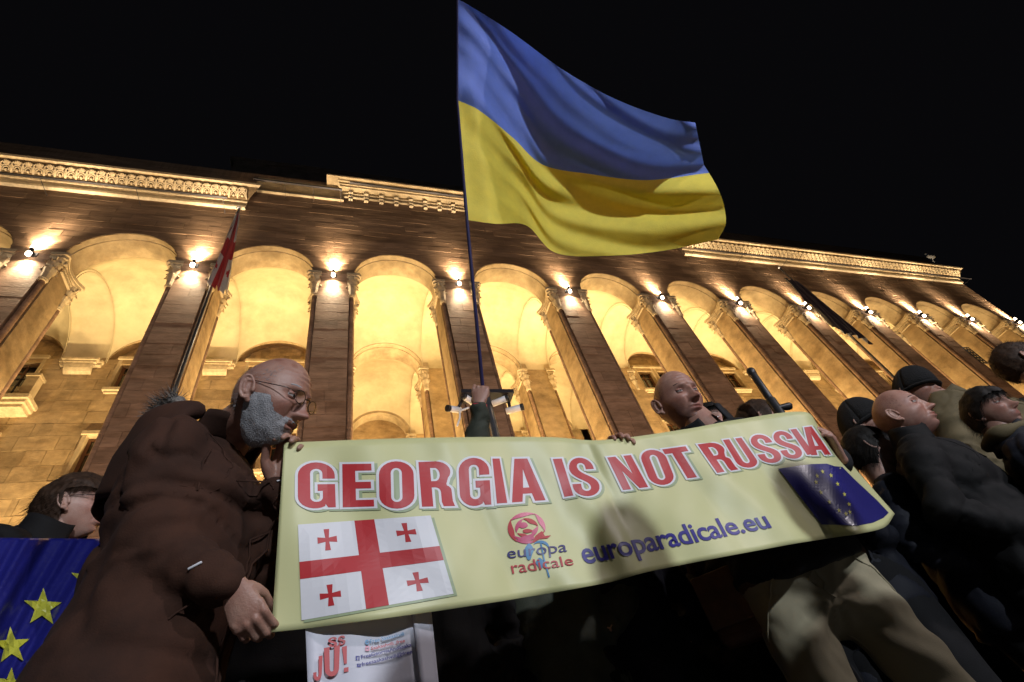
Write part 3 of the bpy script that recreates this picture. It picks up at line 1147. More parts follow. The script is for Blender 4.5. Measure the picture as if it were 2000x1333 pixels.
# ------------------------------------------------------------------ mast with surveillance cameras
pc = at(950, 776, 6.0)
t = thing('camera_mast', (pc.x, pc.y, 0), 'steel mast with a cluster of white surveillance cameras behind the raised arm', 'camera mast')
g = G(); g.tube([(pc.x, pc.y, 0), (pc.x, pc.y, pc.z + 0.06)], [0.09, 0.06], 12); part('mast', g.mesh('mast', True), t, MT['steel'])
g = G(); g.box(pc.x - 0.42, pc.x + 0.42, pc.y - 0.13, pc.y + 0.13, pc.z - 0.02, pc.z + 0.05); part('bracket', g.mesh('bracket'), t, MT['darkmetal'])
for q, (px, py, dx, dz) in enumerate(((888, 800, -1, -0.55), (1003, 800, 1, -0.2), (975, 784, 0.9, 0.0), (917, 782, -0.7, 0.1))):
    c = at(px, py, 5.92)
    d = Vector((dx, -0.55, dz * 0.5)).normalized()
    g = G(); g.tube([c - d * 0.11, c + d * 0.11], [0.050, 0.050], 12, rnd_cap=0.1)
    cc_ = part('camera_body', g.mesh('camera_body', True), t, MT['white_plastic'])
    g = G(); g.tube([c + d * 0.11, c + d * 0.155], [0.053, 0.053], 12, rnd_cap=0.1)
    part('camera_lens', g.mesh('camera_lens', True), cc_, MT['black_plastic'])
    g = G(); g.tube([c - d * 0.05, Vector((pc.x + (0.35 if px > 950 else -0.35), pc.y, pc.z))], [0.022, 0.03], 8)
    part('camera_arm', g.mesh('camera_arm', True), cc_, MT['darkmetal'])
g = G(); a_ = at(915, 797, 5.9); b_ = at(898, 803, 5.9); c_ = at(893, 832, 5.9)
g.tube([a_, b_, (b_ + c_) / 2 + Vector((0.02, 0, 0)), c_], 0.016, 6); part('cable', g.mesh('cable', True), t, MT['white_plastic'])

# small globe on a post at the far left
pg = at(33, 1038, 3.4)
t = thing('bollard_lamp', (pg.x, pg.y, 0), 'small dark glossy globe on a thin post at the left edge behind the blue flag', 'lamp')
g = G(); g.ell(pg, (0.032, 0.032, 0.032), None, 20, 14); part('globe', g.mesh('globe', True), t, mat('glossy_globe', (0.02, 0.02, 0.03), 0.08, spec=0.9))
g = G(); g.tube([(pg.x, pg.y, 0), (pg.x, pg.y, pg.z - 0.03)], [0.02, 0.014], 8); part('post', g.mesh('post', True), t, MT['white_plastic'])

# ------------------------------------------------------------------ lettering outlines (unit height)
def arc(cx, cy, rx, ry, a0, a1, n=8):
    return [(cx + rx * math.cos(math.radians(a0 + (a1 - a0) * i / n)), cy + ry * math.sin(math.radians(a0 + (a1 - a0) * i / n))) for i in range(n + 1)]


def bez(p0, p1, p2, p3, n=7):
    return [tuple((1 - t) ** 3 * p0[k] + 3 * (1 - t) ** 2 * t * p1[k] + 3 * (1 - t) * t * t * p2[k] + t ** 3 * p3[k] for k in (0, 1)) for t in [i / n for i in range(n + 1)]]


GLY = {
    'I': (0.20, [[(0, 0), (0.20, 0), (0.20, 1), (0, 1)]]),
    'E': (0.45, [[(0, 0), (0.45, 0), (0.45, 0.17), (0.20, 0.17), (0.20, 0.42), (0.42, 0.42), (0.42, 0.585), (0.20, 0.585), (0.20, 0.83), (0.44, 0.83), (0.44, 1), (0, 1)]]),
    'T': (0.50, [[(0.15, 0), (0.35, 0), (0.35, 0.83), (0.5, 0.83), (0.5, 1), (0, 1), (0, 0.83), (0.15, 0.83)]]),
    'N': (0.54, [[(0, 0), (0.18, 0), (0.18, 0.55), (0.35, 0), (0.54, 0), (0.54, 1), (0.36, 1), (0.36, 0.46), (0.19, 1), (0, 1)]]),
    'A': (0.58, [[(0, 0), (0.19, 0), (0.22, 0.18), (0.36, 0.18), (0.39, 0), (0.58, 0), (0.40, 1), (0.18, 1)], [(0.245, 0.33), (0.335, 0.33), (0.29, 0.74)]]),
    'U': (0.54, [[(0, 1)] + arc(0.27, 0.24, 0.27, 0.255, 180, 360, 12) + [(0.54, 1), (0.35, 1)] + arc(0.27, 0.25, 0.08, 0.10, 0, -180, 8) + [(0.19, 1)]]),
    'O': (0.55, [arc(0.275, 0.73, 0.275, 0.285, 0, 180, 12) + arc(0.275, 0.27, 0.275, 0.285, 180, 360, 12), arc(0.275, 0.76, 0.08, 0.10, 0, 180, 8) + arc(0.275, 0.24, 0.08, 0.10, 180, 360, 8)]),
    'G': (0.56, [[(0.56, 0.64), (0.365, 0.64)] + arc(0.28, 0.765, 0.085, 0.095, 0, 180, 8) + arc(0.28, 0.235, 0.085, 0.095, 180, 360, 8) + [(0.365, 0.37), (0.29, 0.37), (0.29, 0.53), (0.56, 0.53), (0.56, 0.0), (0.44, 0.0), (0.41, 0.075)] + arc(0.26, 0.26, 0.26, 0.275, -55, -180, 9) + arc(0.28, 0.73, 0.28, 0.285, 180, 0, 12)]),
    'R': (0.55, [[(0, 0), (0, 1), (0.30, 1)] + arc(0.30, 0.77, 0.235, 0.23, 90, -38, 9) + [(0.45, 0.50)] + arc(0.36, 0.36, 0.165, 0.13, 55, 0, 4) + [(0.53, 0.12), (0.56, 0.0), (0.36, 0.0), (0.335, 0.10), (0.335, 0.30)] + arc(0.25, 0.32, 0.085, 0.10, 0, 90, 4) + [(0.20, 0.42), (0.20, 0)],
                  [(0.20, 0.57), (0.265, 0.57)] + arc(0.265, 0.71, 0.075, 0.14, -80, 80, 7) + [(0.20, 0.85)]]),
    'S': (0.54, [[(0.525, 0.69), (0.345, 0.69)] + arc(0.265, 0.78, 0.08, 0.085, 0, 180, 7) + bez((0.185, 0.76), (0.185, 0.62), (0.38, 0.55), (0.47, 0.45), 6) + bez((0.47, 0.45), (0.545, 0.37), (0.54, 0.30), (0.54, 0.25), 4)[1:] + arc(0.27, 0.26, 0.27, 0.275, -5, -180, 12) + [(0, 0.335), (0.185, 0.335)] + arc(0.27, 0.225, 0.085, 0.09, 180, 360, 7) + bez((0.355, 0.25), (0.355, 0.36), (0.18, 0.43), (0.085, 0.53), 6) + bez((0.085, 0.53), (0.01, 0.61), (0.0, 0.68), (0.0, 0.75), 4)[1:] + arc(0.265, 0.745, 0.262, 0.27, 180, 0, 12)]),
    '!': (0.2, [[(0, 1), (0.2, 1), (0.16, 0.32), (0.04, 0.32)]]),
    '.': (0.2, [[(0, 0), (0.2, 0), (0.2, 0.2), (0, 0.2)]]),
    'J': (0.44, [[(0.44, 1), (0.44, 0.25)] + arc(0.22, 0.24, 0.22, 0.255, 0, -180, 10) + [(0, 0.36), (0.17, 0.36)] + arc(0.22, 0.24, 0.06, 0.09, 180, 360, 6) + [(0.26, 1)]]),
}


def offset_poly(poly, d):
    n = len(poly); out = []
    area2 = sum(poly[i][0] * poly[(i + 1) % n][1] - poly[(i + 1) % n][0] * poly[i][1] for i in range(n))
    s = 1 if area2 > 0 else -1
    for i in range(n):
        p0 = Vector(poly[i - 1]); p1 = Vector(poly[i]); p2 = Vector(poly[(i + 1) % n])
        e1 = (p1 - p0); e2 = (p2 - p1)
        if e1.length < 1e-6 or e2.length < 1e-6:
            out.append(tuple(p1)); continue
        n1 = Vector((e1.y, -e1.x)).normalized() * s; n2 = Vector((e2.y, -e2.x)).normalized() * s
        b = n1 + n2
        if b.length < 1e-4:
            b = n1
        b.normalize()
        k = d / max(0.5, b.dot(n1))
        out.append((p1.x + b.x * k, p1.y + b.y * k))
    return out


def tri_mesh(loops):
    """triangles of an outline with holes, cut into strips so that it can follow a curved sheet"""
    vl = [[Vector((x, y, 0)) for x, y in lp] for lp in loops]
    flat = [p for lp in vl for p in lp]
    tris = tessellate_polygon(vl)
    bm = bmesh.new()
    bv = [bm.verts.new(p) for p in flat]
    for t in tris:
        try:
            bm.faces.new([bv[i] for i in t])
        except ValueError:
            pass
    return bm


def cut_bm(bm, step):
    xs = [v.co.x for v in bm.verts]; ys = [v.co.y for v in bm.verts]
    for lo, hi, ax in ((min(xs), max(xs), 0), (min(ys), max(ys), 1)):
        x = math.ceil(lo / step + 0.01) * step
        while x < hi:
            co = Vector((0, 0, 0)); co[ax] = x
            no = Vector((0, 0, 0)); no[ax] = 1
            bmesh.ops.bisect_plane(bm, geom=bm.verts[:] + bm.edges[:] + bm.faces[:], plane_co=co, plane_no=no)
            x += step


def text_bm(s, bold=0.0, spacing=1.0):
    c = bpy.data.curves.new('t', 'FONT')
    c.body = s; c.size = 1.0; c.offset = bold; c.space_character = spacing
    c.resolution_u = 3
    o = bpy.data.objects.new('t', c)
    COL.objects.link(o)
    dg = bpy.context.evaluated_depsgraph_get(); dg.update()
    me = bpy.data.meshes.new_from_object(o.evaluated_get(dg))
    bpy.data.objects.remove(o, do_unlink=True)
    bm = bmesh.new(); bm.from_mesh(me)
    bpy.data.meshes.remove(me)
    return bm


def quad_map(q):
    (ax, ay), (bx, by), (cx_, cy_), (dx, dy) = q      # TL TR BR BL, in photo pixels
    def f(u, v):
        return (dx * (1 - u) * (1 - v) + cx_ * u * (1 - v) + bx * u * v + ax * (1 - u) * v,
                dy * (1 - u) * (1 - v) + cy_ * u * (1 - v) + by * u * v + ay * (1 - u) * v)
    return f


# ------------------------------------------------------------------ the banner
BCOL = [((555, 865), (530, 1235)), ((577, 864), (589, 1229)), ((800, 856), (893, 1188)), ((1068, 854), (1178, 1140)), ((1172, 860), (1276, 1115)),
        ((1342, 838), (1520, 1068)), ((1440, 820), (1610, 1053)), ((1572, 805), (1682, 1042)), ((1600, 835), (1728, 1030)), ((1629, 868), (1748, 1004))]
BU = [0.0, 0.018, 0.17, 0.385, 0.50, 0.68, 0.79, 0.90, 0.95, 1.0]
BY = [1.085, 1.080, 1.070, 1.078, 1.068, 1.066, 1.092, 1.035, 1.100, 1.20]


def cr(arr, u):
    k = 0
    while k < len(BU) - 2 and u > BU[k + 1]:
        k += 1
    t = (u - BU[k]) / (BU[k + 1] - BU[k])
    p1, p2 = arr[k], arr[k + 1]
    p0 = arr[k - 1] if k else p1 + (p1 - p2); p3 = arr[k + 2] if k + 2 < len(arr) else p2 + (p2 - p1)
    d1 = (p2 - p0) / (BU[k + 1] - (BU[k - 1] if k else BU[k] - (BU[k + 1] - BU[k]))) * (BU[k + 1] - BU[k])
    d2 = (p3 - p1) / ((BU[k + 2] if k + 2 < len(BU) else BU[k + 1] + (BU[k + 1] - BU[k])) - BU[k]) * (BU[k + 1] - BU[k])
    return (2 * t ** 3 - 3 * t * t + 1) * p1 + (t ** 3 - 2 * t * t + t) * d1 + (-2 * t ** 3 + 3 * t * t) * p2 + (t ** 3 - t * t) * d2


BT = [np.array(c[0], float) for c in BCOL]; BB = [np.array(c[1], float) for c in BCOL]; BYA = [np.array([y]) for y in BY]


def bdepth(u, v):
    y = float(cr(BYA, u)[0])
    y += 0.012 * math.sin(u * 21 + v * 2.2) * (0.4 + v) + 0.006 * math.sin(u * 47 - v * 5)
    y += 0.0012 * math.sin(u * 93 + 9 * v) * math.sin(v * 6 + u * 17)
    for uc, wd, am in ((0.235, 0.012, 0.003), (0.47, 0.012, 0.003), (0.62, 0.014, 0.003), (0.76, 0.012, 0.0025)):
        y += am * math.exp(-((u - uc - 0.015 * v) / wd) ** 2)
    y += 0.010 * v * (u < 0.9) * math.sin(math.pi * min(1, u / 0.9)) * 0.6
    return y


def banner_pt(u, v, off=0.0):
    p = cr(BT, u) * (1 - v) + cr(BB, u) * v
    sag = 6.0 * math.sin(math.pi * u) * 0
    return at_y(p[0], p[1] + sag, bdepth(u, v) - off)


def banner_uv(px, py):
    lo, hi = 0.0, 1.0
    for _ in range(36):
        m_ = (lo + hi) / 2
        T = cr(BT, m_); B = cr(BB, m_)
        s = (B[0] - T[0]) * (py - T[1]) - (B[1] - T[1]) * (px - T[0])
        if s > 0:
            hi = m_
        else:
            lo = m_
    T = cr(BT, lo); B = cr(BB, lo)
    v = (py - T[1]) / (B[1] - T[1])
    return lo, v


def on_banner(px, py, off):
    u, v = banner_uv(px, py)
    return at_y(px, py, bdepth(u, v) - off)


MT.update(
    vinyl=mat('banner_vinyl', (0.58, 0.575, 0.30), 0.47, 0.03, 2.0, 0.05, 10.0, spec=0.55, hue=(0.55, 0.55, 0.275)),
    p_red=mat('red_print', (0.46, 0.022, 0.028), 0.46, 0.04, 4.0, spec=0.45),
    p_white=mat('white_print', (0.70, 0.70, 0.74), 0.46, 0.02, 4.0, spec=0.45),
    p_shade=mat('grey_green_print', (0.33, 0.40, 0.24), 0.46, 0.05, 4.0, spec=0.45),
    p_blue=mat('blue_print', (0.035, 0.03, 0.24), 0.46, 0.05, 4.0, spec=0.45),
    p_navy=mat('navy_print', (0.022, 0.02, 0.16), 0.32, 0.06, 4.0, spec=0.6),
    p_pink=mat('pink_print', (0.55, 0.06, 0.16), 0.36, 0.05, 4.0, spec=0.5),
    p_teal=mat('teal_print', (0.03, 0.20, 0.42), 0.36, 0.05, 4.0, spec=0.5),
    p_gold=mat('gold_print', (0.62, 0.58, 0.12), 0.36, 0.05, 4.0, spec=0.5),
    p_sky=mat('sky_blue_print', (0.06, 0.24, 0.48), 0.4, 0.05, 4.0),
)

ban = thing('banner', banner_pt(0.5, 1.0), 'long pale yellow banner reading GEORGIA IS NOT RUSSIA held by two men', 'banner')
NU, NV = 320, 26
g = G()
g.grid([[banner_pt(i / NU, j / NV) for j in range(NV + 1)] for i in range(NU + 1)])
sheet = evaluated(g.mesh('sheet', True), [('SOLIDIFY', dict(thickness=0.0012, offset=1.0))])
sheet.name = 'sheet'
part('sheet', sheet, ban, MT['vinyl'])


def put(bm, f, off, step=None):
    """map a flat outline onto the banner; f(u, v) -> photo pixel"""
    for v in bm.verts:
        x, y = f(v.co.x, v.co.y)
        v.co = on_banner(x, y, off)


def flush(bms, name, parent, mats):
    out = bmesh.new()
    me = bpy.data.meshes.new(name)
    for bm, mi in bms:
        for f in bm.faces:
            f.material_index = mi
        tmp = bpy.data.meshes.new('t'); bm.to_mesh(tmp); bm.free()
        out.from_mesh(tmp); bpy.data.meshes.remove(tmp)
    out.to_mesh(me); out.free()
    return part(name, me, parent, mats)


def zA(*q): return [(570 + x / 3.2258, 880 + y / 3.2258) for x, y in q]
def zB(*q): return [(1170 + x / 4.0816, 800 + y / 4.0816) for x, y in q]
HEAD = [('G', zA((35, 78), (270, 78), (280, 360), (35, 366))), ('E', zA((315, 85), (507, 82), (522, 355), (318, 361))), ('O', zA((545, 73), (767, 70), (778, 362), (550, 367))),
        ('R', zA((795, 72), (1000, 66), (1028, 352), (818, 357))), ('G', zA((1045, 53), (1240, 47), (1260, 343), (1060, 352))), ('I', zA((1262, 50), (1310, 50), (1360, 332), (1290, 337))),
        ('A', zA((1330, 53), (1555, 48), (1602, 315), (1385, 330))), ('I', zA((1642, 53), (1702, 50), (1776, 285), (1716, 295))), ('S', zA((1732, 52), (1888, 45), (1957, 280), (1782, 292))),
        ('N', zB((62, 382), (255, 362), (395, 620), (190, 645))), ('O', zB((308, 335), (512, 316), (622, 586), (420, 612))), ('T', zB((500, 318), (690, 292), (845, 533), (643, 560))),
        ('R', zB((782, 278), (968, 256), (1112, 480), (942, 508))), ('U', zB((985, 243), (1135, 224), (1292, 448), (1122, 474))), ('S', zB((1183, 213), (1347, 194), (1482, 414), (1300, 434))),
        ('S', zB((1364, 186), (1512, 165), (1648, 380), (1482, 400))), ('I', zB((1522, 160), (1572, 153), (1718, 355), (1660, 364))), ('A', zB((1582, 148), (1745, 128), (1852, 362), (1690, 366)))]
for ch_, q in HEAD:
    w, loops = GLY[ch_]
    f = quad_map(q)
    d = 0.042
    bms = []
    for mi, off, grow, dx, dy in ((2, 0.0016, 0.040, 0.045, -0.040), (1, 0.0020, 0.038, 0, 0), (0, 0.0024, -0.006, 0, 0)):
        lp = [offset_poly(loops[0], grow)] + [offset_poly(h, -grow) for h in loops[1:]] if not (mi == 2) else [offset_poly(loops[0], grow)]
        if mi == 1:
            lp = [lp[0]]
            if len(loops) > 1 and ch_ in 'OR':
                lp = [lp[0]] + [offset_poly(h, -min(grow, 0.035)) for h in loops[1:]]
        bm = tri_mesh(lp)
        cut_bm(bm, 0.11)
        for v in bm.verts:
            x, y = f((v.co.x + dx) / w, v.co.y + dy)
            v.co = on_banner(x, y, off)
        bms.append((bm, mi))
    flush(bms, 'letter', ban, [MT['p_red'], MT['p_white'], MT['p_shade']])


def line_text(s, q, mats, name, parent, bold, off=0.0024, spacing=1.0, on=None, step=0.25, xh=0.53):
    """q: TL TR BR BL of the x-height band"""
    bm = text_bm(s, bold, spacing)
    x0 = min(v.co.x for v in bm.verts); x1 = max(v.co.x for v in bm.verts)
    cut_bm(bm, step)
    f = quad_map(q)
    for v in bm.verts:
        px, py = f((v.co.x - x0) / (x1 - x0), v.co.y / xh)
        v.co = (on or on_banner)(px, py, off)
    return flush([(bm, 0)], name, parent, mats)


def zC(*q): return [(960 + x / 3.5714, 980 + y / 3.5714) for x, y in q]
line_text('europaradicale.eu', zC((610, 322), (1902, 90), (1955, 178), (650, 435)), [MT['p_blue']], 'web_address', ban, 0.018, 0.0017, 0.97)
line_text('europa', zC((106, 340), (522, 290), (528, 348), (112, 397)), [MT['p_navy']], 'logo_word', ban, 0.004, 0.0020)
line_text('radicale', zC((132, 438), (562, 390), (575, 440), (146, 503)), [MT['p_red']], 'logo_word', ban, 0.004, 0.0022)

# the rose: petal outlines on a round flower, a stem and leaves
def poly_on(loops, name, parent, m_, off, px0, sc, step=30.0, on=None):
    bm = tri_mesh(loops)
    cut_bm(bm, step)
    for v in bm.verts:
        v.co = (on or on_banner)(px0[0] + v.co.x / sc, px0[1] + v.co.y / sc, off)
    return flush([(bm, 0)], name, parent, [m_])


def blob(cx_, cy_, rx, ry, a0=0, n=16, wob=0.08, seed=0):
    r = random.Random(seed)
    return [(cx_ + rx * (1 + wob * math.sin(3 * t + seed)) * math.cos(t), cy_ + ry * (1 + wob * math.cos(2 * t + seed)) * math.sin(t)) for t in [2 * math.pi * i / n for i in range(n)]]


def crescent(cx_, cy_, r0, r1, a0, a1, sq=0.85, n=10):
    o_ = [(cx_ + r1 * math.cos(math.radians(a0 + (a1 - a0) * i / n)), cy_ + sq * r1 * math.sin(math.radians(a0 + (a1 - a0) * i / n))) for i in range(n + 1)]
    i_ = []
    for i in range(n, -1, -1):
        t = i / n
        rr = r1 - (r1 - r0) * math.sin(math.pi * t)
        i_.append((cx_ + rr * math.cos(math.radians(a0 + (a1 - a0) * t)), cy_ + sq * rr * math.sin(math.radians(a0 + (a1 - a0) * t))))
    return o_ + i_[1:-1]


RO = (960, 980)
for i, (r0, r1, a0, a1, mm) in enumerate(((90, 132, 120, 215, 'p_red'), (95, 130, 205, 300, 'p_pink'), (96, 132, 292, 375, 'p_pink'), (88, 126, 10, 75, 'p_red'), (86, 128, 62, 128, 'p_pink'),
                                         (48, 80, 150, 255, 'p_pink'), (46, 82, 250, 350, 'p_red'), (44, 80, 345, 430, 'p_pink'), (48, 78, 65, 150, 'p_red'))):
    poly_on([crescent(245, 185, r0, r1, a0, a1)], 'rose_petal', ban, MT[mm], 0.0016, RO, 3.5714)
poly_on([blob(222, 165, 30, 22, seed=1)], 'rose_petal', ban, MT['p_pink'], 0.0016, RO, 3.5714)
poly_on([blob(250, 205, 34, 14, seed=2)], 'rose_petal', ban, MT['p_red'], 0.0018, RO, 3.5714)
poly_on([[(322, 225), (352, 205), (372, 240), (415, 235), (392, 256), (330, 262)]], 'rose_petal', ban, MT['p_red'], 0.0018, RO, 3.5714)
poly_on([[(146, 236), (200, 250), (290, 222), (300, 262), (240, 280), (185, 268)]], 'rose_petal', ban, MT['p_pink'], 0.0018, RO, 3.5714)
poly_on([[(340, 268), (352, 300), (372, 400), (408, 525), (398, 532), (362, 405), (340, 300)]], 'rose_stem', ban, MT['p_teal'], 0.0018, RO, 3.5714)
poly_on([crescent(345, 320, 34, 58, 200, 380)], 'rose_leaf', ban, MT['p_teal'], 0.0016, RO, 3.5714)
poly_on([blob(262, 350, 30, 50, wob=0.2, seed=3)], 'rose_leaf', ban, MT['p_teal'], 0.0016, RO, 3.5714)
poly_on([blob(338, 430, 26, 34, wob=0.2, seed=4)], 'rose_leaf', ban, MT['p_teal'], 0.0016, RO, 3.5714)

# printed flag with the five crosses
FQ = [(582, 1025), (841, 1007), (886, 1160), (589, 1212)]
ff = quad_map(FQ)


def flat_on(loops, name, parent, m_, off, f, step=0.08, on=None):
    bm = tri_mesh(loops)
    cut_bm(bm, step)
    for v in bm.verts:
        x, y = f(v.co.x, v.co.y)
        v.co = (on or on_banner)(x, y, off)
    return flush([(bm, 0)], name, parent, [m_])


sq = lambda a, b, c, d: [(a, b), (c, b), (c, d), (a, d)]
flat_on([sq(0.015, -0.03, 1.02, 0.97)], 'flag_edge', ban, MT['p_shade'], 0.0014, ff)
flat_on([sq(0, 0, 1, 1)], 'flag_field', ban, MT['p_white'], 0.0018, ff)
flat_on([[(0.425, 0), (0.575, 0), (0.575, 0.43), (1, 0.43), (1, 0.61), (0.575, 0.61), (0.575, 1), (0.425, 1), (0.425, 0.61), (0, 0.61), (0, 0.43), (0.425, 0.43)]], 'flag_cross', ban, MT['p_red'], 0.0022, ff)
for cx_, cy_ in ((0.21, 0.815), (0.79, 0.815), (0.20, 0.215), (0.79, 0.215)):
    def arm(k):
        pts = []
        for (a, b) in ((0.014, 0.02), (0.030, 0.115), (-0.030, 0.115), (-0.014, 0.02)):
            x, y = a, b
            for _ in range(k):
                x, y = y, -x
            pts.append((cx_ + x * 0.62, cy_ + y * 1.0))
        return pts
    bms = []
    pts = []
    for k in range(4):
        c_, s_ = [(1, 0), (0, 1), (-1, 0), (0, -1)][k]
        for (a, b) in ((-0.022, 0.024), (-0.034, 0.115), (0.034, 0.115), (0.022, 0.024)):
            x = a * c_ + b * s_; y = -a * s_ + b * c_
            pts.append((cx_ + x * 0.62, cy_ + y))
    flat_on([pts], 'small_cross', ban, MT['p_red'], 0.0022, ff)

# printed blue flag with the ring of stars, at the folded end
def zD(*q): return [(1480 + x / 6.6667, 860 + y / 6.6667) for x, y in q]
outline = zD((268, 372), (480, 340), (700, 312), (900, 306), (1000, 340), (1100, 348), (1250, 500), (1400, 640), (1560, 790), (1705, 945), (1640, 1010), (1500, 1075), (1300, 1112), (1060, 1104), (830, 1100), (640, 850), (450, 605))
bm = tri_mesh([outline]); cut_bm(bm, 6.0)
for v in bm.verts:
    v.co = on_banner(v.co.x, v.co.y, 0.0018)
flush([(bm, 0)], 'flag_field', ban, [MT['p_navy']])
for cx_, cy_ in ((845, 410), (775, 465), (955, 460), (760, 545), (1040, 570), (825, 680), (1130, 705), (935, 805), (1190, 835), (1060, 915), (1200, 935), (1150, 960)):
    st = []
    for i in range(10):
        rr = 34 if i % 2 == 0 else 14
        th = math.radians(-90 + 36 * i)
        st.append((cx_ + rr * math.cos(th) * 0.8 + rr * math.sin(th) * 0.25, cy_ + rr * math.sin(th)))
    poly_on([st], 'star', ban, MT['p_gold'], 0.0026, (1480, 860), 6.6667)

# ------------------------------------------------------------------ placard under the banner
def plc(Y):
    return lambda px, py, off: at_y(px, py, Y - off)
pl = thing('placard', at_y(720, 1320, 1.16), 'white folded placard with small blue lines of text held below the banner', 'placard')
YL = 1.098
P0 = [(596, 1205), (803, 1178), (822, 1335), (604, 1400)]
f0 = quad_map(P0)
g = G()
g.grid([[at_y(*f0(i / 12, 1 - j / 8), YL + 0.004 * math.sin(i * 0.9)) for j in range(9)] for i in range(13)])
me = evaluated(g.mesh('panel', True), [('SOLIDIFY', dict(thickness=0.004, offset=1.0))])
MT['board'] = mat('placard_board', (0.62, 0.62, 0.70), 0.55, 0.03, 3.0, 0.1, 20.0)
part('panel', me, pl, MT['board'])
P1 = [(805, 1182), (841, 1180), (858, 1345), (824, 1345)]
f1 = quad_map(P1)
g = G()
g.grid([[at_y(*f1(i / 4, 1 - j / 8), YL - 0.012 + 0.012 * i / 4) for j in range(9)] for i in range(5)])
me = evaluated(g.mesh('side_panel', True), [('SOLIDIFY', dict(thickness=0.004, offset=1.0))])
part('side_panel', me, pl, MT['board'])
onp = plc(YL - 0.0035)
def zE(*q): return [(580 + x / 6.6667, 1180 + y / 6.6667) for x, y in q]
kw = dict(on=onp, step=0.6)
line_text('Free Saakashvili', zE((950, 475), (1393, 372), (1396, 405), (957, 514)), [MT['p_sky']], 'text_line', pl, 0.02, 0.001, **kw)
line_text('Saakashvili_free', zE((962, 570), (1405, 462), (1408, 494), (968, 600)), [MT['p_red']], 'text_line', pl, 0.02, 0.001, **kw)
line_text('FreeGeorgiaAndSaaka', zE((832, 680), (1488, 515), (1492, 550), (840, 716)), [MT['p_blue']], 'text_line', pl, 0.02, 0.001, **kw)
line_text('freesaakashvili@free', zE((838, 775), (1498, 605), (1502, 640), (846, 808)), [MT['p_blue']], 'text_line', pl, 0.02, 0.001, **kw)
for (cx_, cy_, kind) in ((912, 497, 'r'), (918, 580, 's'), (790, 706, 'f'), (806, 800, 'e')):
    r_ = 28
    if kind == 'r':
        lp = [[(cx_ + r_ * math.cos(t), cy_ + r_ * 1.2 * math.sin(t)) for t in [i * math.pi / 8 for i in range(16)]], [(cx_ - 10, cy_ + 4), (cx_ + 14, cy_ - 14), (cx_ + 6, cy_ + 16)]]; mm = 'p_sky'
    elif kind == 's':
        lp = [sq(cx_ - 26, cy_ - 30, cx_ + 26, cy_ + 30), sq(cx_ - 13, cy_ - 15, cx_ + 13, cy_ + 15)]; mm = 'p_pink'
    elif kind == 'f':
        lp = [sq(cx_ - 26, cy_ - 30, cx_ + 26, cy_ + 30), [(cx_ - 2, cy_ + 30 - 1), (cx_ - 2, cy_ + 4), (cx_ - 10, cy_ + 4), (cx_ - 10, cy_ - 6), (cx_ - 2, cy_ - 6), (cx_ + 2, cy_ - 20), (cx_ + 16, cy_ - 20), (cx_ + 16, cy_ - 10), (cx_ + 9, cy_ - 8), (cx_ + 9, cy_ - 4), (cx_ + 16, cy_ - 4), (cx_ + 14, cy_ + 5), (cx_ + 9, cy_ + 5), (cx_ + 9, cy_ + 29)]]; mm = 'p_blue'
    else:
        lp = [sq(cx_ - 26, cy_ - 22, cx_ + 26, cy_ + 22), [(cx_ - 18, cy_ - 14), (cx_ + 18, cy_ - 14), (cx_, cy_ + 2)]]; mm = 'p_blue'
    poly_on(lp, 'icon', pl, MT[mm], 0.001, (580, 1180), 6.6667, 40, onp)
for ch_, q in (('U', zE((350, 575), (560, 535), (545, 930), (365, 945))), ('J', zE((205, 700), (335, 670), (320, 985), (215, 1005))), ('!', zE((585, 560), (650, 545), (668, 880), (612, 890))), ('.', zE((612, 600), (672, 590), (672, 880), (612, 890))),
              ('S', zE((400, 450), (520, 420), (525, 550), (420, 570))), ('S', zE((530, 430), (625, 400), (635, 520), (545, 545)))):
    w, lp = GLY[ch_]
    fq = quad_map(q)
    flat_on([[(x / w, y) for x, y in l_] for l_ in lp], 'letter', pl, MT['p_red'], 0.001, fq, 0.5, onp)

# ------------------------------------------------------------------ big two-coloured flag on a hand pole
def flag_rows():
    top = [(893, -2), (915, 10), (1000, 64), (1100, 137), (1200, 193), (1300, 230), (1358, 240)]
    mid = [(893, 196), (930, 212), (1000, 268), (1060, 322), (1150, 340), (1260, 352), (1378, 338)]
    bot = [(911, 430), (962, 437), (1028, 441), (1085, 494), (1185, 500), (1300, 489), (1418, 462)]
    return top, mid, bot


FT, FM, FB = [[np.array(p, float) for p in r_] for r_ in flag_rows()]
FU = [0, 0.05, 0.24, 0.42, 0.6, 0.8, 1.0]


def fcurve(arr, u):
    k = 0
    while k < len(FU) - 2 and u > FU[k + 1]:
        k += 1
    h = FU[k + 1] - FU[k]; t = (u - FU[k]) / h
    p1, p2 = arr[k], arr[k + 1]
    m1 = (p2 - arr[k - 1]) / (FU[k + 1] - FU[k - 1]) * h if k else (p2 - p1)
    m2 = (arr[k + 2] - p1) / (FU[k + 2] - FU[k]) * h if k + 2 < len(arr) else (p2 - p1)
    return (2 * t ** 3 - 3 * t * t + 1) * p1 + (t ** 3 - 2 * t * t + t) * m1 + (-2 * t ** 3 + 3 * t * t) * p2 + (t ** 3 - t * t) * m2


PB_ = at(912, 430, 1.2); PT_ = Vector((0.385, 0.345, 2.60 + EYE))


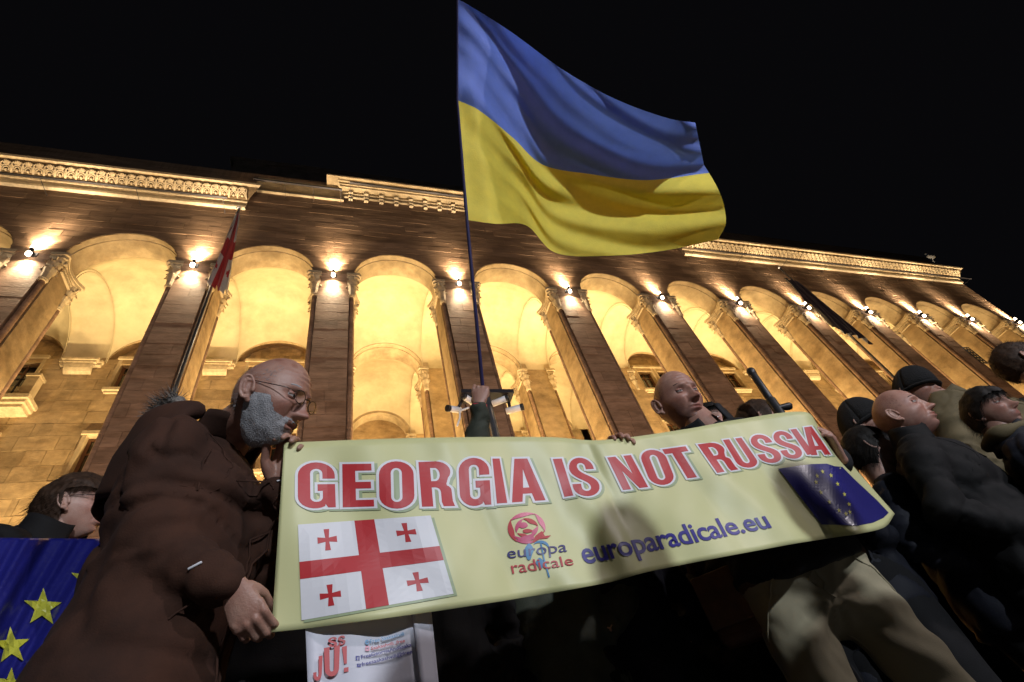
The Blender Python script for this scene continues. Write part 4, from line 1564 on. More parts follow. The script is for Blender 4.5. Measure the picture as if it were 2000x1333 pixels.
def flag_pt(u, v):
    a, b, c = fcurve(FT, u), fcurve(FM, u), fcurve(FB, u)
    t = v
    p = a * (1 - t) * (1 - 2 * t) + b * 4 * t * (1 - t) + c * t * (2 * t - 1)
    p = a + (b - a) * (v / 0.5) if v <= 0.5 else b + (c - b) * ((v - 0.5) / 0.5)
    p = p + np.array([16.0, 0.0]) * (u ** 6) * (math.sin(math.pi * min(1, max(0, (v - 0.42) / 0.58))) - 0.5 * math.sin(math.pi * min(1, v / 0.42)) * 0 )
    p = p + np.array([-14.0, 6.0]) * (u ** 10) * math.exp(-((1 - v) / 0.06) ** 2)
    # horizontal distance from the camera foot: hoist leans towards the camera, fly blows away to the right
    d_h = 0.53 + (1.2 - 0.53) * v
    d_f = 1.78 + 0.25 * v
    d = d_h + (d_f - d_h) * u ** 0.9
    # folds run from the hoist top down towards the fly
    s = u * 1.0 + v * 0.55
    d += 0.021 * math.sin(9.5 * (v - 0.75 * u) + 4.0 * u + 0.6) * (0.25 + u)
    d += 0.012 * math.sin(21 * (v - 0.62 * u) + 1.7 + 3 * u) * (0.3 + u) * (1 - 0.5 * v)
    d += 0.006 * math.sin(43 * (v - 0.55 * u) + 5 * u * u) * math.sin(math.pi * min(1, u * 1.1))
    q_ = v - 0.58 * u
    for fq, am, ph, sp in ((37, 0.0030, 0.4, 2.1), (53, 0.0022, 2.2, 3.7), (71, 0.0014, 4.0, 5.3)):
        msk = max(0.0, math.sin(sp * u * 2.2 + 3 * v * sp * 0.6 + ph)) * max(0.0, math.sin(9 * q_ + ph * 2 + 2 * u))
        d += am * msk * math.sin(fq * q_ + ph + 3 * math.sin(4 * u + ph))
    d += 0.075 * math.exp(-((v - 0.80 + 0.12 * math.sin(3 * u)) / 0.09) ** 2) * math.exp(-((u - 0.72) / 0.28) ** 2)
    return at(p[0], p[1], d)


HAND = at(941, 738, 1.70)
fl = thing('flag', HAND, 'large waving blue and yellow flag on a pole held up by a raised hand', 'flag')
NUf, NVf = 130, 120
g = G()
g.grid([[flag_pt(i / NUf, j / NVf) for j in range(NVf + 1)] for i in range(NUf + 1)])
for fi in range(len(g.f)):
    j = fi % NVf
    g.m[fi] = 0 if j < NVf // 2 else 1
me = evaluated(g.mesh('cloth', True), [('SUBSURF', dict(levels=1, render_levels=1))])
me.polygons.foreach_set('use_smooth', [True] * len(me.polygons))
for mm in (MT['ua_blue'], MT['ua_yellow']):
    if mm.name not in [x.name for x in me.materials if x]:
        me.materials.append(mm)
part('cloth', me, fl, None)
dirp = (flag_pt(0, 0) - HAND)
low = HAND - (PB_ - HAND).normalized() * 0.22
g = G(); g.tube([low, HAND, PB_, (flag_pt(0, 0.5)), flag_pt(0, 0) + (flag_pt(0, 0) - flag_pt(0, 0.5)) * 0.05], [0.009, 0.009, 0.008, 0.006, 0.005], 10)
part('pole', g.mesh('pole', True), fl, MT['paleblue_pole'])

# blue flag with stars at the lower left
def euq(u, v):
    a = np.array((-60, 1050)); b = np.array((228, 1053)); c = np.array((150, 1420)); d = np.array((-90, 1420))
    p = (a * (1 - u) + b * u) * (1 - v) + (d * (1 - u) + c * u) * v
    dist = 1.32 - 0.13 * v + 0.05 * u
    k = u * 1.0 - v * 0.35
    dist += 0.022 * math.sin(11 * (u + 0.55 * v) + 0.8) + 0.011 * math.sin(25 * (u + 0.48 * v)) + 0.004 * math.sin(60 * (u + 0.5 * v) + 5 * v)
    return p[0], p[1], dist


ef = thing('flag', at(90, 1300, 1.3), 'dark blue flag with yellow stars hanging at the lower left corner', 'flag')
g = G()
g.grid([[at(*euq(i / 70, j / 70)) for j in range(71)] for i in range(71)])
me = evaluated(g.mesh('cloth', True), [('SOLIDIFY', dict(thickness=0.001, offset=1.0))])
part('cloth', me, ef, MT['eu_blue'])


def on_eu(px, py, off):
    lo = [0.5, 0.5]
    for _ in range(25):
        x, y, _d = euq(*lo)
        x1, y1, _d = euq(lo[0] + 1e-3, lo[1]); x2, y2, _d = euq(lo[0], lo[1] + 1e-3)
        J = np.array([[x1 - x, x2 - x], [y1 - y, y2 - y]]) * 1e3
        s_ = np.linalg.solve(J, np.array([px - x, py - y]))
        lo = [lo[0] + s_[0], lo[1] + s_[1]]
    return at(px, py, euq(*lo)[2] - off)


for (cx_, cy_, r_, rot) in ((168, 1133, 32, 8), (83, 1187, 39, 3), (22, 1262, 38, -3), (20, 1338, 34, 5)):
    st = []
    for i in range(10):
        rr = r_ if i % 2 == 0 else r_ * 0.4
        th = math.radians(-90 + 36 * i + rot)
        st.append((cx_ + rr * math.cos(th), cy_ + rr * math.sin(th)))
    poly_on([st], 'star', ef, MT['eu_star'], 0.004, (0, 0), 1.0, 9, on_eu)

# black pole pointing up behind the banner
a_ = at(1466, 725, 2.25); b_ = at(1518, 800, 2.22)
t = thing('monopod', b_, 'black monopod sticking up behind the banner beside the bald man', 'monopod')
d = (b_ - a_).normalized()
g = G(); g.tube([a_, a_ + d * 0.02], [0.020, 0.019], 12); g.tube([a_ + d * 0.02, a_ + d * 0.20], [0.0165, 0.0165], 12); part('tube', g.mesh('tube', True), t, MT['black_plastic'])
g = G(); g.tube([a_ + d * 0.19, b_ + d * 0.5], [0.021, 0.021], 12); g.tube([b_ + Vector((0.0, -0.01, 0.0)), b_ + Vector((0.05, -0.02, 0.0))], [0.012, 0.018], 8); part('clamp', g.mesh('clamp', True), t, MT['black_plastic'])

# street lamps behind the photographer that light the crowd
def street_lamp(p, aim, power, col, size, label, spread=math.pi):
    t = thing('street_lamp', (p.x, p.y - 0.6, 0), label, 'street lamp', 'street lamps behind the camera')
    g = G(); g.tube([(p.x, p.y - 0.6, 0), (p.x, p.y - 0.6, 3), (p.x, p.y - 0.6, p.z + 0.1), (p.x, p.y - 0.3, p.z + 0.3), (p.x, p.y - 0.05, p.z + 0.25)], [0.08, 0.06, 0.05, 0.045, 0.04], 10)
    part('post', g.mesh('post', True), t, MT['darkmetal'])
    g = G(); g.box(p.x - 0.22, p.x + 0.22, p.y - 0.18, p.y + 0.06, p.z + 0.08, p.z + 0.3); part('lamp_head', g.mesh('lamp_head'), t, MT['darkmetal'])
    dl = (Vector(aim) - p).normalized()
    ao = area('lamp_beam', p + Vector((0, 0.12, 0.12)), dl.to_track_quat('-Z', 'Y').to_euler(), size, power, col, None, 'DISK', spread)
    ao.parent = t; ao.matrix_parent_inverse = world_of(t).inverted()


street_lamp(Vector((1.5, -9.0, 4.6)), (1.7, 1.1, 1.45), P_KEY, (0.86, 0.92, 1.0), 0.22, 'lower street lamp with a cold white head straight behind the photographer')
street_lamp(Vector((7.5, -6.5, 6.6)), (0.9, 1.1, 1.4), P_STREET, (1.0, 0.90, 0.93), 0.40, 'taller street lamp with a pinkish white head behind the photographer to the right')
# ------------------------------------------------------------------ people
def skin(name, col, var=0.10, red=None):
    M = mat(name, col, 0.46, var, 22.0, 0.10, 260.0, hue=red or (col[0] * 0.80, col[1] * 0.62, col[2] * 0.58), spec=0.42)
    nt = M.node_tree
    b = nt.nodes['Principled BSDF']
    src = b.inputs['Base Color'].links[0].from_socket
    at_ = nt.nodes.new('ShaderNodeAttribute'); at_.attribute_name = 'tint'
    mx = nt.nodes.new('ShaderNodeMix'); mx.data_type = 'RGBA'; mx.blend_type = 'MULTIPLY'; mx.inputs[0].default_value = 1.0
    nt.links.new(src, mx.inputs[6]); nt.links.new(at_.outputs['Color'], mx.inputs[7])
    nt.links.new(mx.outputs[2], b.inputs['Base Color'])
    b.inputs['Subsurface Weight'].default_value = 0.06
    b.inputs['Subsurface Radius'].default_value = (0.012, 0.005, 0.003)
    b.inputs['Subsurface Scale'].default_value = 0.5
    return M


MT.update(
    skin_a=skin('skin', (0.35, 0.21, 0.16)), skin_b=skin('skin_ruddy', (0.40, 0.235, 0.18)), skin_c=skin('skin_pale', (0.46, 0.30, 0.24)),
    hair_dark=mat('dark_hair', (0.014, 0.011, 0.009), 0.62, 0.3, 60.0, spec=0.22), hair_brown=mat('brown_hair', (0.050, 0.027, 0.016), 0.62, 0.3, 60.0, spec=0.22),
    hair_grey=mat('grey_hair', (0.34, 0.33, 0.34), 0.6, 0.2, 80.0), hair_white=mat('white_beard', (0.34, 0.335, 0.35), 0.8, 0.12, 60.0, 0.3, 300.0),
    brow_dark=mat('brow_hair', (0.05, 0.03, 0.022), 0.6, 0.2, 60.0),
    eye=mat('eyeball', (0.42, 0.37, 0.35), 0.15, 0.02, 5.0, spec=0.6), iris=mat('iris', (0.03, 0.022, 0.016), 0.1, 0.1, 5.0, spec=0.8),
    coat_brown=mat('brown_coat', (0.043, 0.0145, 0.0064), 0.9, 0.2, 9.0, 0.12, 320.0), coat_black=mat('black_coat', (0.006, 0.0055, 0.006), 0.8, 0.2, 9.0, 0.12, 300.0, spec=0.25),
    coat_navy=mat('navy_coat', (0.007, 0.008, 0.014), 0.7, 0.2, 9.0, 0.12, 300.0, spec=0.25), coat_grey=mat('charcoal_jacket', (0.014, 0.0145, 0.017), 0.75, 0.2, 9.0, 0.12, 300.0, spec=0.25),
    coat_olive=mat('olive_jacket', (0.135, 0.105, 0.055), 0.8, 0.14, 8.0, 0.12, 300.0, spec=0.25), coat_green=mat('dark_green_sleeve', (0.050, 0.055, 0.040), 0.75, 0.15, 9.0, 0.12, 300.0, spec=0.25),
    khaki=mat('khaki_cotton', (0.275, 0.245, 0.165), 0.9, 0.07, 5.0, 0.10, 380.0, spec=0.2), trouser_dark=mat('dark_trousers', (0.007, 0.007, 0.008), 0.85, 0.2, 9.0, 0.12, 300.0, spec=0.2),
    jeans=mat('dark_jeans', (0.010, 0.012, 0.021), 0.85, 0.2, 9.0, 0.12, 300.0, spec=0.2), knit=mat('black_knit', (0.012, 0.012, 0.013), 0.95, 0.2, 30.0, 0.8, 220.0),
    fur=mat('grey_fur', (0.22, 0.20, 0.18), 0.9, 0.3, 50.0, 0.6, 160.0), leather=mat('brown_leather', (0.085, 0.036, 0.018), 0.5, 0.2, 14.0, 0.2, 60.0),
    shoe=mat('black_shoe', (0.015, 0.014, 0.014), 0.4, 0.2, 10.0), wrist_red=mat('red_wristband', (0.40, 0.03, 0.05), 0.6, 0.1, 10.0),
    wire=mat('glasses_wire', (0.05, 0.04, 0.035), 0.25, 0.1, 10.0, metal=0.8, spec=0.8),
)
lensM = bpy.data.materials.new('glasses_lens'); lensM.use_nodes = True
_b = lensM.node_tree.nodes['Principled BSDF']
_b.inputs['Transmission Weight'].default_value = 1.0; _b.inputs['Roughness'].default_value = 0.02; _b.inputs['IOR'].default_value = 1.15
MT['lens_glass'] = lensM

_ico = {}


def ico(sub):
    if sub not in _ico:
        bm = bmesh.new(); bmesh.ops.create_icosphere(bm, subdivisions=sub, radius=1.0)
        bm.verts.ensure_lookup_table()
        v = np.array([x.co[:] for x in bm.verts]); f = [tuple(q.index for q in fa.verts) for fa in bm.faces]
        bm.free(); _ico[sub] = (v, f)
    return _ico[sub]


def gs(a, s):
    return np.exp(-(a / s) ** 2)


def skull(d, o):
    """d: unit directions (x right, y forward, z up) -> points of a human head without ears"""
    x, y, z = d[:, 0], d[:, 1], d[:, 2]
    fat = o.get('fat', 1.0)
    p = np.stack([x * 0.077, y * 0.097, z * 0.122], 1)
    lowt = np.clip(-z, 0, 1)
    upt = np.clip(z, 0, 1)
    # cranium fuller at the back, forehead rounder
    p[:, 1] -= 0.012 * gs(z - 0.35, 0.5) * np.clip(-y, 0, 1)
    p[:, 0] *= 1 + 0.05 * gs(z - 0.35, 0.4) * np.clip(-y + 0.2, 0, 1)
    # jaw taper and nape
    p[:, 0] *= 1 - (0.30 - 0.22 * (fat - 1) * 3) * lowt ** 1.7
    bk = np.clip(-y, 0, 1)
    p[:, 1] += 0.060 * bk * np.clip((lowt - 0.25) / 0.75, 0, 1)
    # flat face front
    fr = np.clip(y, 0, 1)
    p[:, 1] += -0.010 * fr ** 3 * gs(z + 0.1, 0.5)
    p[:, 1] += 0.012 * fr * gs(z + 0.85, 0.30)
    p[:, 0] *= 1 - 0.05 * gs(z - 0.05, 0.16) * fr
    X, Z = p[:, 0], p[:, 2]
    face = np.clip((y - 0.12) / 0.35, 0, 1)
    ax = np.abs(X)
    dy = np.zeros(len(d))
    dy += 0.0065 * gs(Z - 0.030, 0.010) * gs(ax - 0.026, 0.022)                    # brow
    dy -= 0.0125 * gs(Z - 0.009, 0.012) * gs(ax - 0.031, 0.017)                    # eye socket
    dy -= 0.004 * gs(Z - 0.022, 0.010) * gs(X, 0.012)                              # nasal root
    nb = np.clip((0.022 - Z) / 0.056, 0, 1) * (Z > -0.040)
    tip = o.get('nose', 1.0)
    dy += tip * (0.006 + 0.019 * nb ** 1.3) * gs(X, 0.0085 + 0.004 * nb) * (Z < 0.024) * np.clip((Z + 0.046) / 0.010, 0, 1)
    dy += tip * 0.007 * gs(Z + 0.029, 0.009) * gs(X, 0.011)
    dy += 0.010 * gs(Z + 0.033, 0.008) * gs(ax - 0.0135, 0.0068)                   # wings
    dy -= 0.004 * gs(Z + 0.028, 0.008) * gs(ax - 0.0235, 0.005)
    dy += 0.006 * gs(Z + 0.018, 0.018) * gs(ax - 0.043, 0.019)                     # cheekbones
    dy -= 0.004 * gs(Z + 0.058, 0.020) * gs(ax - 0.048, 0.014)
    dy -= 0.0035 * gs(ax - (0.024 + (-(Z) - 0.035) * 0.35), 0.005) * gs(Z + 0.052, 0.018) * o.get('folds', 1.0)   # folds beside the mouth
    dy += 0.005 * gs(Z + 0.062, 0.016) * gs(X, 0.026)                              # mouth mound
    dy += 0.0050 * gs(Z + 0.0555, 0.0042) * gs(X, 0.019)
    dy += 0.0060 * gs(Z + 0.0685, 0.0050) * gs(X, 0.016)
    dy -= 0.0070 * gs(Z + 0.0618, 0.0022) * gs(X, 0.022)
    if o.get('open', 0):
        dy -= 0.012 * o['open'] * gs(Z + 0.064, 0.006) * gs(X, 0.015)
    dy -= 0.005 * gs(Z + 0.080, 0.006) * gs(X, 0.020)
    dy += 0.0085 * gs(Z + 0.098, 0.014) * gs(X, 0.020)                             # chin
    for k in range(3):
        dy += 0.0010 * o.get('lines', 0.5) * np.sin((Z - 0.05) * 420) * gs(Z - 0.068, 0.018) * gs(X, 0.05) / 1.5
    p[:, 1] += dy * face
    dy += 0.0028 * gs(Z + 0.010, 0.005) * gs(ax - 0.031, 0.014) * o.get('lines', 0.5)            # bags under the eyes
    # temples
    p[:, 0] *= 1 - 0.035 * gs(Z - 0.03, 0.03) * gs(p[:, 1] - 0.055, 0.03)
    if fat > 1:
        p[:, 0] *= 1 + (fat - 1) * gs(Z + 0.06, 0.05)
        p[:, 1] += (fat - 1) * 0.05 * gs(Z + 0.115, 0.03) * fr
    return p


def ear_geo(g, s, mi=0):
    """ear at the side s; added to g in head space"""
    c = Vector((s * 0.0775, -0.008, -0.006))
    A = (Vector((s * 0.36, -0.85, 0.06)).normalized(), Vector((0.05 * s, -0.18, 1)).normalized(), None)
    n = A[0].cross(A[1]).normalized()
    if n.x * s < 0:
        n = -n
    # rim
    pts = []
    for i in range(15):
        th = math.radians(-118 + i * 310 / 14)
        pts.append(c + A[0] * (0.012 + 0.0165 * math.cos(th)) + A[1] * (0.030 * math.sin(th)) + n * 0.008)
    g.tube(pts, [0.0045 + 0.001 * math.sin(i) for i in range(15)], 7, mi=mi)
    g.ell(c + A[0] * 0.010 + n * 0.002, (0.0165, 0.030, 0.006), (A[0], A[1], n), 12, 8, mi)
    pts = [c + A[0] * (0.010 + 0.009 * math.cos(math.radians(t))) + A[1] * (0.018 * math.sin(math.radians(t))) + n * 0.009 for t in range(-70, 100, 20)]
    g.tube(pts, 0.0035, 6, mi=mi)
    g.ell(c - A[1] * 0.031 + A[0] * 0.004 + n * 0.004, (0.008, 0.009, 0.005), (A[0], A[1], n), 10, 6, mi)
    g.ell(c - A[0] * 0.004 - A[1] * 0.004 + n * 0.007, (0.004, 0.007, 0.004), (A[0], A[1], n), 8, 6, mi)


def hand_geo(side, curl, spread=0.0, thumb=(0.5, 0.55, -0.6), tcurl=0.5):
    """right hand: palm down, fingers +Y, thumb on -X; side=-1 mirrors. curl: per finger three joint angles"""
    g = G()
    m_ = side
    g.tube([(0, -0.012, 0.0), (0, 0, 0), (m_ * 0.002, 0.035, 0), (m_ * 0.002, 0.070, 0.001), (m_ * 0.002, 0.088, 0.0)], [(0.026, 0.019), (0.027, 0.018), (0.036, 0.0165), (0.041, 0.0145), (0.039, 0.012)], 14, ref=(1, 0, 0))
    base = [(-0.0295, 0.088, 0.002), (-0.0095, 0.093, 0.004), (0.0105, 0.090, 0.003), (0.0295, 0.081, 0.0)]
    ln = [0.074, 0.082, 0.077, 0.060]
    for i in range(4):
        a1, a2, a3 = curl[i] if isinstance(curl[0], (tuple, list)) else curl
        p = Vector((m_ * base[i][0], base[i][1], base[i][2]))
        ang = 0.0
        yaw = (i - 1.5) * (0.05 + spread) * m_
        pts = [p - Vector((0, 0.03, 0))]; rr = [0.0095]
        pts.append(p.copy()); rr.append(0.0102)
        for seg, (a, fr) in enumerate(((a1, 0.46), (a2, 0.30), (a3, 0.24))):
            ang += a
            d = Vector((math.sin(yaw) * math.cos(ang), math.cos(yaw) * math.cos(ang), -math.sin(ang)))
            L_ = ln[i] * fr
            pts.append(p + d * L_ * 0.5); rr.append((0.0088, 0.0084, 0.0078)[seg] * (0.88 if i == 3 else 1))
            p = p + d * L_
            pts.append(p.copy()); rr.append((0.0093, 0.0086, 0.0066)[seg] * (0.88 if i == 3 else 1))
        g.tube(pts, rr, 10)
    t0 = Vector((-m_ * 0.022, 0.018, -0.006))
    d = Vector((-m_ * thumb[0], thumb[1], thumb[2])).normalized()
    d2 = (d + Vector((m_ * tcurl, 0.25, -0.1 * tcurl))).normalized()
    g.tube([t0, t0 + d * 0.022, t0 + d * 0.045, t0 + d * 0.045 + d2 * 0.018, t0 + d * 0.045 + d2 * 0.034, t0 + d * 0.045 + d2 * 0.05, t0 + d * 0.045 + d2 * 0.058], [0.015, 0.0155, 0.0115, 0.0105, 0.0110, 0.0095, 0.007], 10)
    # tendons and knuckles
    for i in range(4):
        b = Vector((m_ * base[i][0], base[i][1] - 0.006, base[i][2] + 0.0065))
        g.ell(b, (0.0085, 0.010, 0.0065), None, 8, 6)
    return g


def basis(fwd, up):
    f = Vector(fwd).normalized(); u = Vector(up)
    r = f.cross(u).normalized(); u = r.cross(f).normalized()
    return r, f, u


def az(a, el=0.0):
    return Vector((math.sin(math.radians(a)) * math.cos(math.radians(el)), math.cos(math.radians(a)) * math.cos(math.radians(el)), math.sin(math.radians(el))))


def ik(a, b, l1, l2, hint):
    d = b - a; L_ = d.length
    if L_ > (l1 + l2) * 0.995:
        d = d * ((l1 + l2) * 0.995 / L_); b = a + d; L_ = d.length
    x = (l1 * l1 - l2 * l2 + L_ * L_) / (2 * L_)
    h = math.sqrt(max(1e-6, l1 * l1 - x * x))
    u = d.normalized(); hv = Vector(hint); hv = (hv - u * hv.dot(u))
    hv = hv.normalized() if hv.length > 1e-5 else u.orthogonal().normalized()
    return a + u * x + hv * h, b


def strands(g, roots, normals, length, down, n_seg=3, width=0.0016, seed=0, curl=0.3, mi=0, jitter=0.5):
    r = random.Random(seed)
    for p, n in zip(roots, normals):
        p = Vector(p); n = Vector(n)
        d = (n * 0.45 + Vector(down) * 0.9 + Vector((r.gauss(0, jitter), r.gauss(0, jitter), r.gauss(0, jitter))) * 0.4).normalized()
        L_ = length * (0.6 + 0.7 * r.random())
        s = d.cross(n)
        s = s.normalized() * width if s.length > 1e-4 else d.orthogonal().normalized() * width
        pts = []
        q = p - n * 0.002
        for k in range(n_seg + 1):
            w = 1 - k / n_seg * 0.8
            pts.append([q - s * w, q + s * w])
            q = q + d * (L_ / n_seg)
            d = (d + Vector(down) * curl).normalized()
        g.grid(pts, mi)


def person(label, x, y, face, height=1.74, head_c=None, gaze=(0, 0), roll=0.0, lean=(0, 0), arms=None, group=None, detail=5, skin_m='skin_a', ho=None,
           hair=None, hair_m='hair_dark', jacket='coat_black', trousers='trouser_dark', girth=1.0, collar=0.0, hood=None, glasses=False, beard=None, legs=None,
           hem=0.80, voxel=0.014, seed=1, hat=None, fold=0.0085, name='person', sleeve=None, scarf=None, sleeve_r=1.0, hands=True, crease=False, ground=0.0, auto=None):
    ho = ho or {}
    if auto is not None:
        # stand the figure under its head: auto = offset (forward, right) of the feet from the head
        hz = Vector(head_c)
        height = 1.75 * (hz.z - 0.128) / 1.475
        F0 = az(face)
        x = hz.x - F0.x * (0.03 + auto[0]) + F0.y * auto[1]; y = hz.y - F0.y * (0.03 + auto[0]) - F0.x * auto[1]
    arms = arms or {}
    s = height / 1.75
    F = az(face); Rt = Vector((F.y, -F.x, 0)); U = Vector((0, 0, 1))
    base = Vector((x, y, ground))
    root = thing(name, base, label, 'person', group)
    hipc = base + U * 0.93 * s
    lf, ls = math.radians(lean[0]), math.radians(lean[1])
    Ut = (U * math.cos(lf) + F * math.sin(lf))
    Ut = (Ut * math.cos(ls) + Rt * math.sin(ls)).normalized()
    Ft = (F - Ut * F.dot(Ut)).normalized(); Rr = Ft.cross(Ut).normalized()

    def tp(r_, f_, u_):
        return hipc + Rr * (r_ * s) + Ft * (f_ * s) + Ut * ((u_ - 0.93) * s)

    def lp(r_, f_, u_):
        return base + Rt * (r_ * s) + F * (f_ * s) + U * (u_ * s)
    neckb = tp(0, -0.005, 1.475)
    hf = az(*gaze)
    hu = Vector((0, 0, 1))
    hr_, hf, hu = basis(hf, hu)
    if roll:
        c_, s_ = math.cos(math.radians(roll)), math.sin(math.radians(roll))
        hr_, hu = hr_ * c_ + hu * s_, hu * c_ - hr_ * s_
    hs = 0.985 * s if s < 1 else 1.0
    hs *= ho.get('size', 1.0)
    hc = Vector(head_c) if head_c is not None else neckb + Ut * 0.135 * s + hf * 0.02

    def hp(p):
        return hc + (hr_ * p[0] + hf * p[1] + hu * p[2]) * hs
    HM = np.array([[hr_[i], hf[i], hu[i]] for i in range(3)]) * hs
    # ---- joints of arms and legs
    J = {}
    for sd, sg in (('R', 1), ('L', -1)):
        sh = tp(sg * 0.185, -0.005, 1.395)
        a = arms.get(sd)
        if a:
            w = Vector(a['w']); el, w = ik(sh, w, 0.295 * s * a.get('len', 1), 0.265 * s * a.get('len', 1), a.get('hint', (0, 0, -1)))
        else:
            w = tp(sg * 0.155, 0.085, 0.99); el, w = ik(sh, w, 0.295 * s, 0.265 * s, -F * 0.7 + Rt * sg * 0.7)
        J[sd] = (sh, el, w)
    LJ = {}
    for sd, sg in (('R', 1), ('L', -1)):
        sp = (legs or {}).get(sd, (sg * 0.11, 0.0))
        LJ[sd] = (lp(sg * 0.092, 0, 0.90), lp(sg * 0.098 + (sp[0] - sg * 0.098) * 0.55, 0.035 + sp[1] * 0.5, 0.50), lp(sp[0], sp[1] - 0.01, 0.085))
    # ---- body: one continuous mesh with head, neck, trunk, limbs and hands
    g = G()
    gg = 0.74 * girth
    ring = [(0.90, 0.150, 0.105, 0), (0.98, 0.158, 0.110, 0.005), (1.10, 0.140, 0.105, 0.01), (1.28, 0.165, 0.112, 0.005), (1.39, 0.150, 0.095, -0.005), (1.45, 0.085, 0.07, -0.01)]
    g.tube([tp(0, f_, u_) for u_, a, b, f_ in ring], [(a * s * gg, b * s * gg) for u_, a, b, f_ in ring], 18, ref=Rr)
    g.tube([tp(0, -0.01, 1.42), neckb + (hc - neckb) * 0.45 - hf * 0.012, hc - hu * 0.035 * hs - hf * 0.022 * hs], [(0.066 * s, 0.066 * s), (0.058, 0.060), (0.057, 0.062)], 16, ref=hr_)
    for sd in 'RL':
        sh, el, w = J[sd]
        g.tube([sh, (sh + el) / 2, el, (el + w) / 2, w], [0.028 * s, 0.028 * s, 0.025 * s, 0.025 * s, 0.024 * s], 12)
        h_, k_, a_ = LJ[sd]
        g.tube([h_, (h_ + k_) / 2, k_, k_ + (a_ - k_) * 0.3, a_], [0.062 * s, 0.055 * s, 0.042 * s, 0.042 * s, 0.03 * s], 12)
    bodyme = remesh(g, 0.014, 2)
    allg = G()
    allg.add(co_of(bodyme).tolist(), [tuple(p.vertices) for p in bodyme.polygons])
    bpy.data.meshes.remove(bodyme)
    d, f = ico(detail)
    P = skull(d, ho)
    mi = np.zeros(len(d))
    pw = (P @ HM.T) + np.array(hc)
    h0 = len(allg.v)
    allg.add(pw.tolist(), f)
    eg = G()
    ear_geo(eg, 1); ear_geo(eg, -1)
    er = remesh(eg, 0.0026, 2)
    allg.add([tuple(hp(v)) for v in co_of(er)], [tuple(p.vertices) for p in er.polygons])
    bpy.data.meshes.remove(er)
    if hands:
        for sd, sg in (('R', 1), ('L', -1)):
            sh, el, w = J[sd]
            if sd not in arms:
                continue
            a = arms.get(sd, {})
            fw = Vector(a.get('dir', (w - el).normalized()))
            bk = Vector(a.get('back', Rt * sg * 0.9 + F * 0.3))
            rr_, ff_, uu_ = basis(fw, bk)
            hg = hand_geo(sg, a.get('curl', (0.35, 0.45, 0.3)), a.get('spread', 0.0), a.get('thumb', (0.5, 0.75, -0.35)), a.get('tcurl', 0.4))
            hme = remesh(hg, a.get('vox', 0.0046), 2)
            k = 1.0 * s * a.get('hs', 1.0)
            allg.add([tuple(w + (rr_ * v[0] + ff_ * v[1] + uu_ * v[2]) * k) for v in co_of(hme)], [tuple(p.vertices) for p in hme.polygons])
            bpy.data.meshes.remove(hme)
    bme = allg.mesh('body', True)
    nv_ = len(bme.vertices)
    tint = np.ones((nv_, 4))
    Zt, Xt, Yt = P[:, 2], P[:, 0], P[:, 1]; At = np.abs(Xt)
    fr_ = np.clip((d[:, 1] - 0.1) / 0.3, 0, 1)
    th_ = np.ones((len(P), 3))
    def lay(w, c):
        th_[:] = th_ * (1 - w[:, None]) + th_ * np.array(c) * w[:, None]
    lay(np.clip(gs(Zt + 0.0618, 0.0095) * gs(Xt, 0.021) * 1.3, 0, 1) * fr_, ho.get('lips', (0.80, 0.55, 0.56)))
    lay(np.clip(gs(Zt + 0.028, 0.014) * gs(Xt, 0.020), 0, 1) * fr_ * 0.8, (0.98, 0.76, 0.74))
    lay(np.clip(gs(Zt + 0.024, 0.022) * gs(At - 0.045, 0.020), 0, 1) * fr_ * 0.7, (1.0, 0.78, 0.76))
    lay(np.clip(gs(Zt - 0.006, 0.014) * gs(At - 0.031, 0.018), 0, 1) * fr_ * 0.55, (0.80, 0.72, 0.78))
    if ho.get('shave', 1):
        jw = np.clip((-Zt - 0.040 + 0.02 * np.clip((At - 0.045) / 0.03, 0, 1)) / 0.02, 0, 1) * np.clip((Yt + 0.03) / 0.03, 0, 1) * (1 - gs(Zt + 0.0618, 0.009) * gs(Xt, 0.022))
        lay(jw * (0.75 + 0.25 * np.clip(sines(P, seed, 300), -1, 1)), (0.74, 0.74, 0.78))
    sp_ = sines(P, seed + 40, 130)
    lay(np.clip((sp_ - 0.85) * 3, 0, 1) * 0.8, (0.80, 0.70, 0.64))
    lay(np.clip(0.5 + 0.5 * sines(P, seed + 41, 45), 0, 1) * 0.4, (0.94, 0.82, 0.80))
    tint[h0:h0 + len(P), :3] = th_
    ca = bme.color_attributes.new('tint', 'FLOAT_COLOR', 'POINT')
    ca.data.foreach_set('color', tint.ravel())
    body = part('body', bme, root, MT[skin_m])
    # ---- eyes, brows, lips
    for sg in (-1, 1):
        c = Vector((sg * 0.0315, 0.0672, 0.0085))
        e = G(); e.ell(hp(c), (0.0118 * hs,) * 3, (hr_, hf, hu), 14, 10, 0)
        gz = Vector((ho.get('look', (0, 0))[0], 1.0, ho.get('look', (0, 0))[1])).normalized()
        e.ell(hp(c + gz * 0.0082), (0.0052 * hs, 0.0042 * hs, 0.0052 * hs), (hr_, hf, hu), 10, 8, 1)
        part('eye', e.mesh('eye', True), body, [MT['eye'], MT['iris']])
        lid = G()
        rows = []
        for up_ in (1, -1):
            rows = []
            for j in range(6):
                t = j / 5
                ang = math.radians((12 if up_ > 0 else 22) + t * 60) * up_
                row = []
                for i in range(11):
                    th = math.radians(-72 + 144 * i / 10)
                    rr0 = 0.0132
                    row.append(hp(c + Vector((rr0 * math.sin(th) * 1.15, rr0 * math.cos(th) * math.cos(ang), rr0 * math.sin(ang) * (0.55 + 0.45 * math.cos(th))))))
                rows.append(row)
            lid.grid(rows)
        lme = lid.mesh('eyelid', True)
        lca = lme.color_attributes.new('tint', 'FLOAT_COLOR', 'POINT')
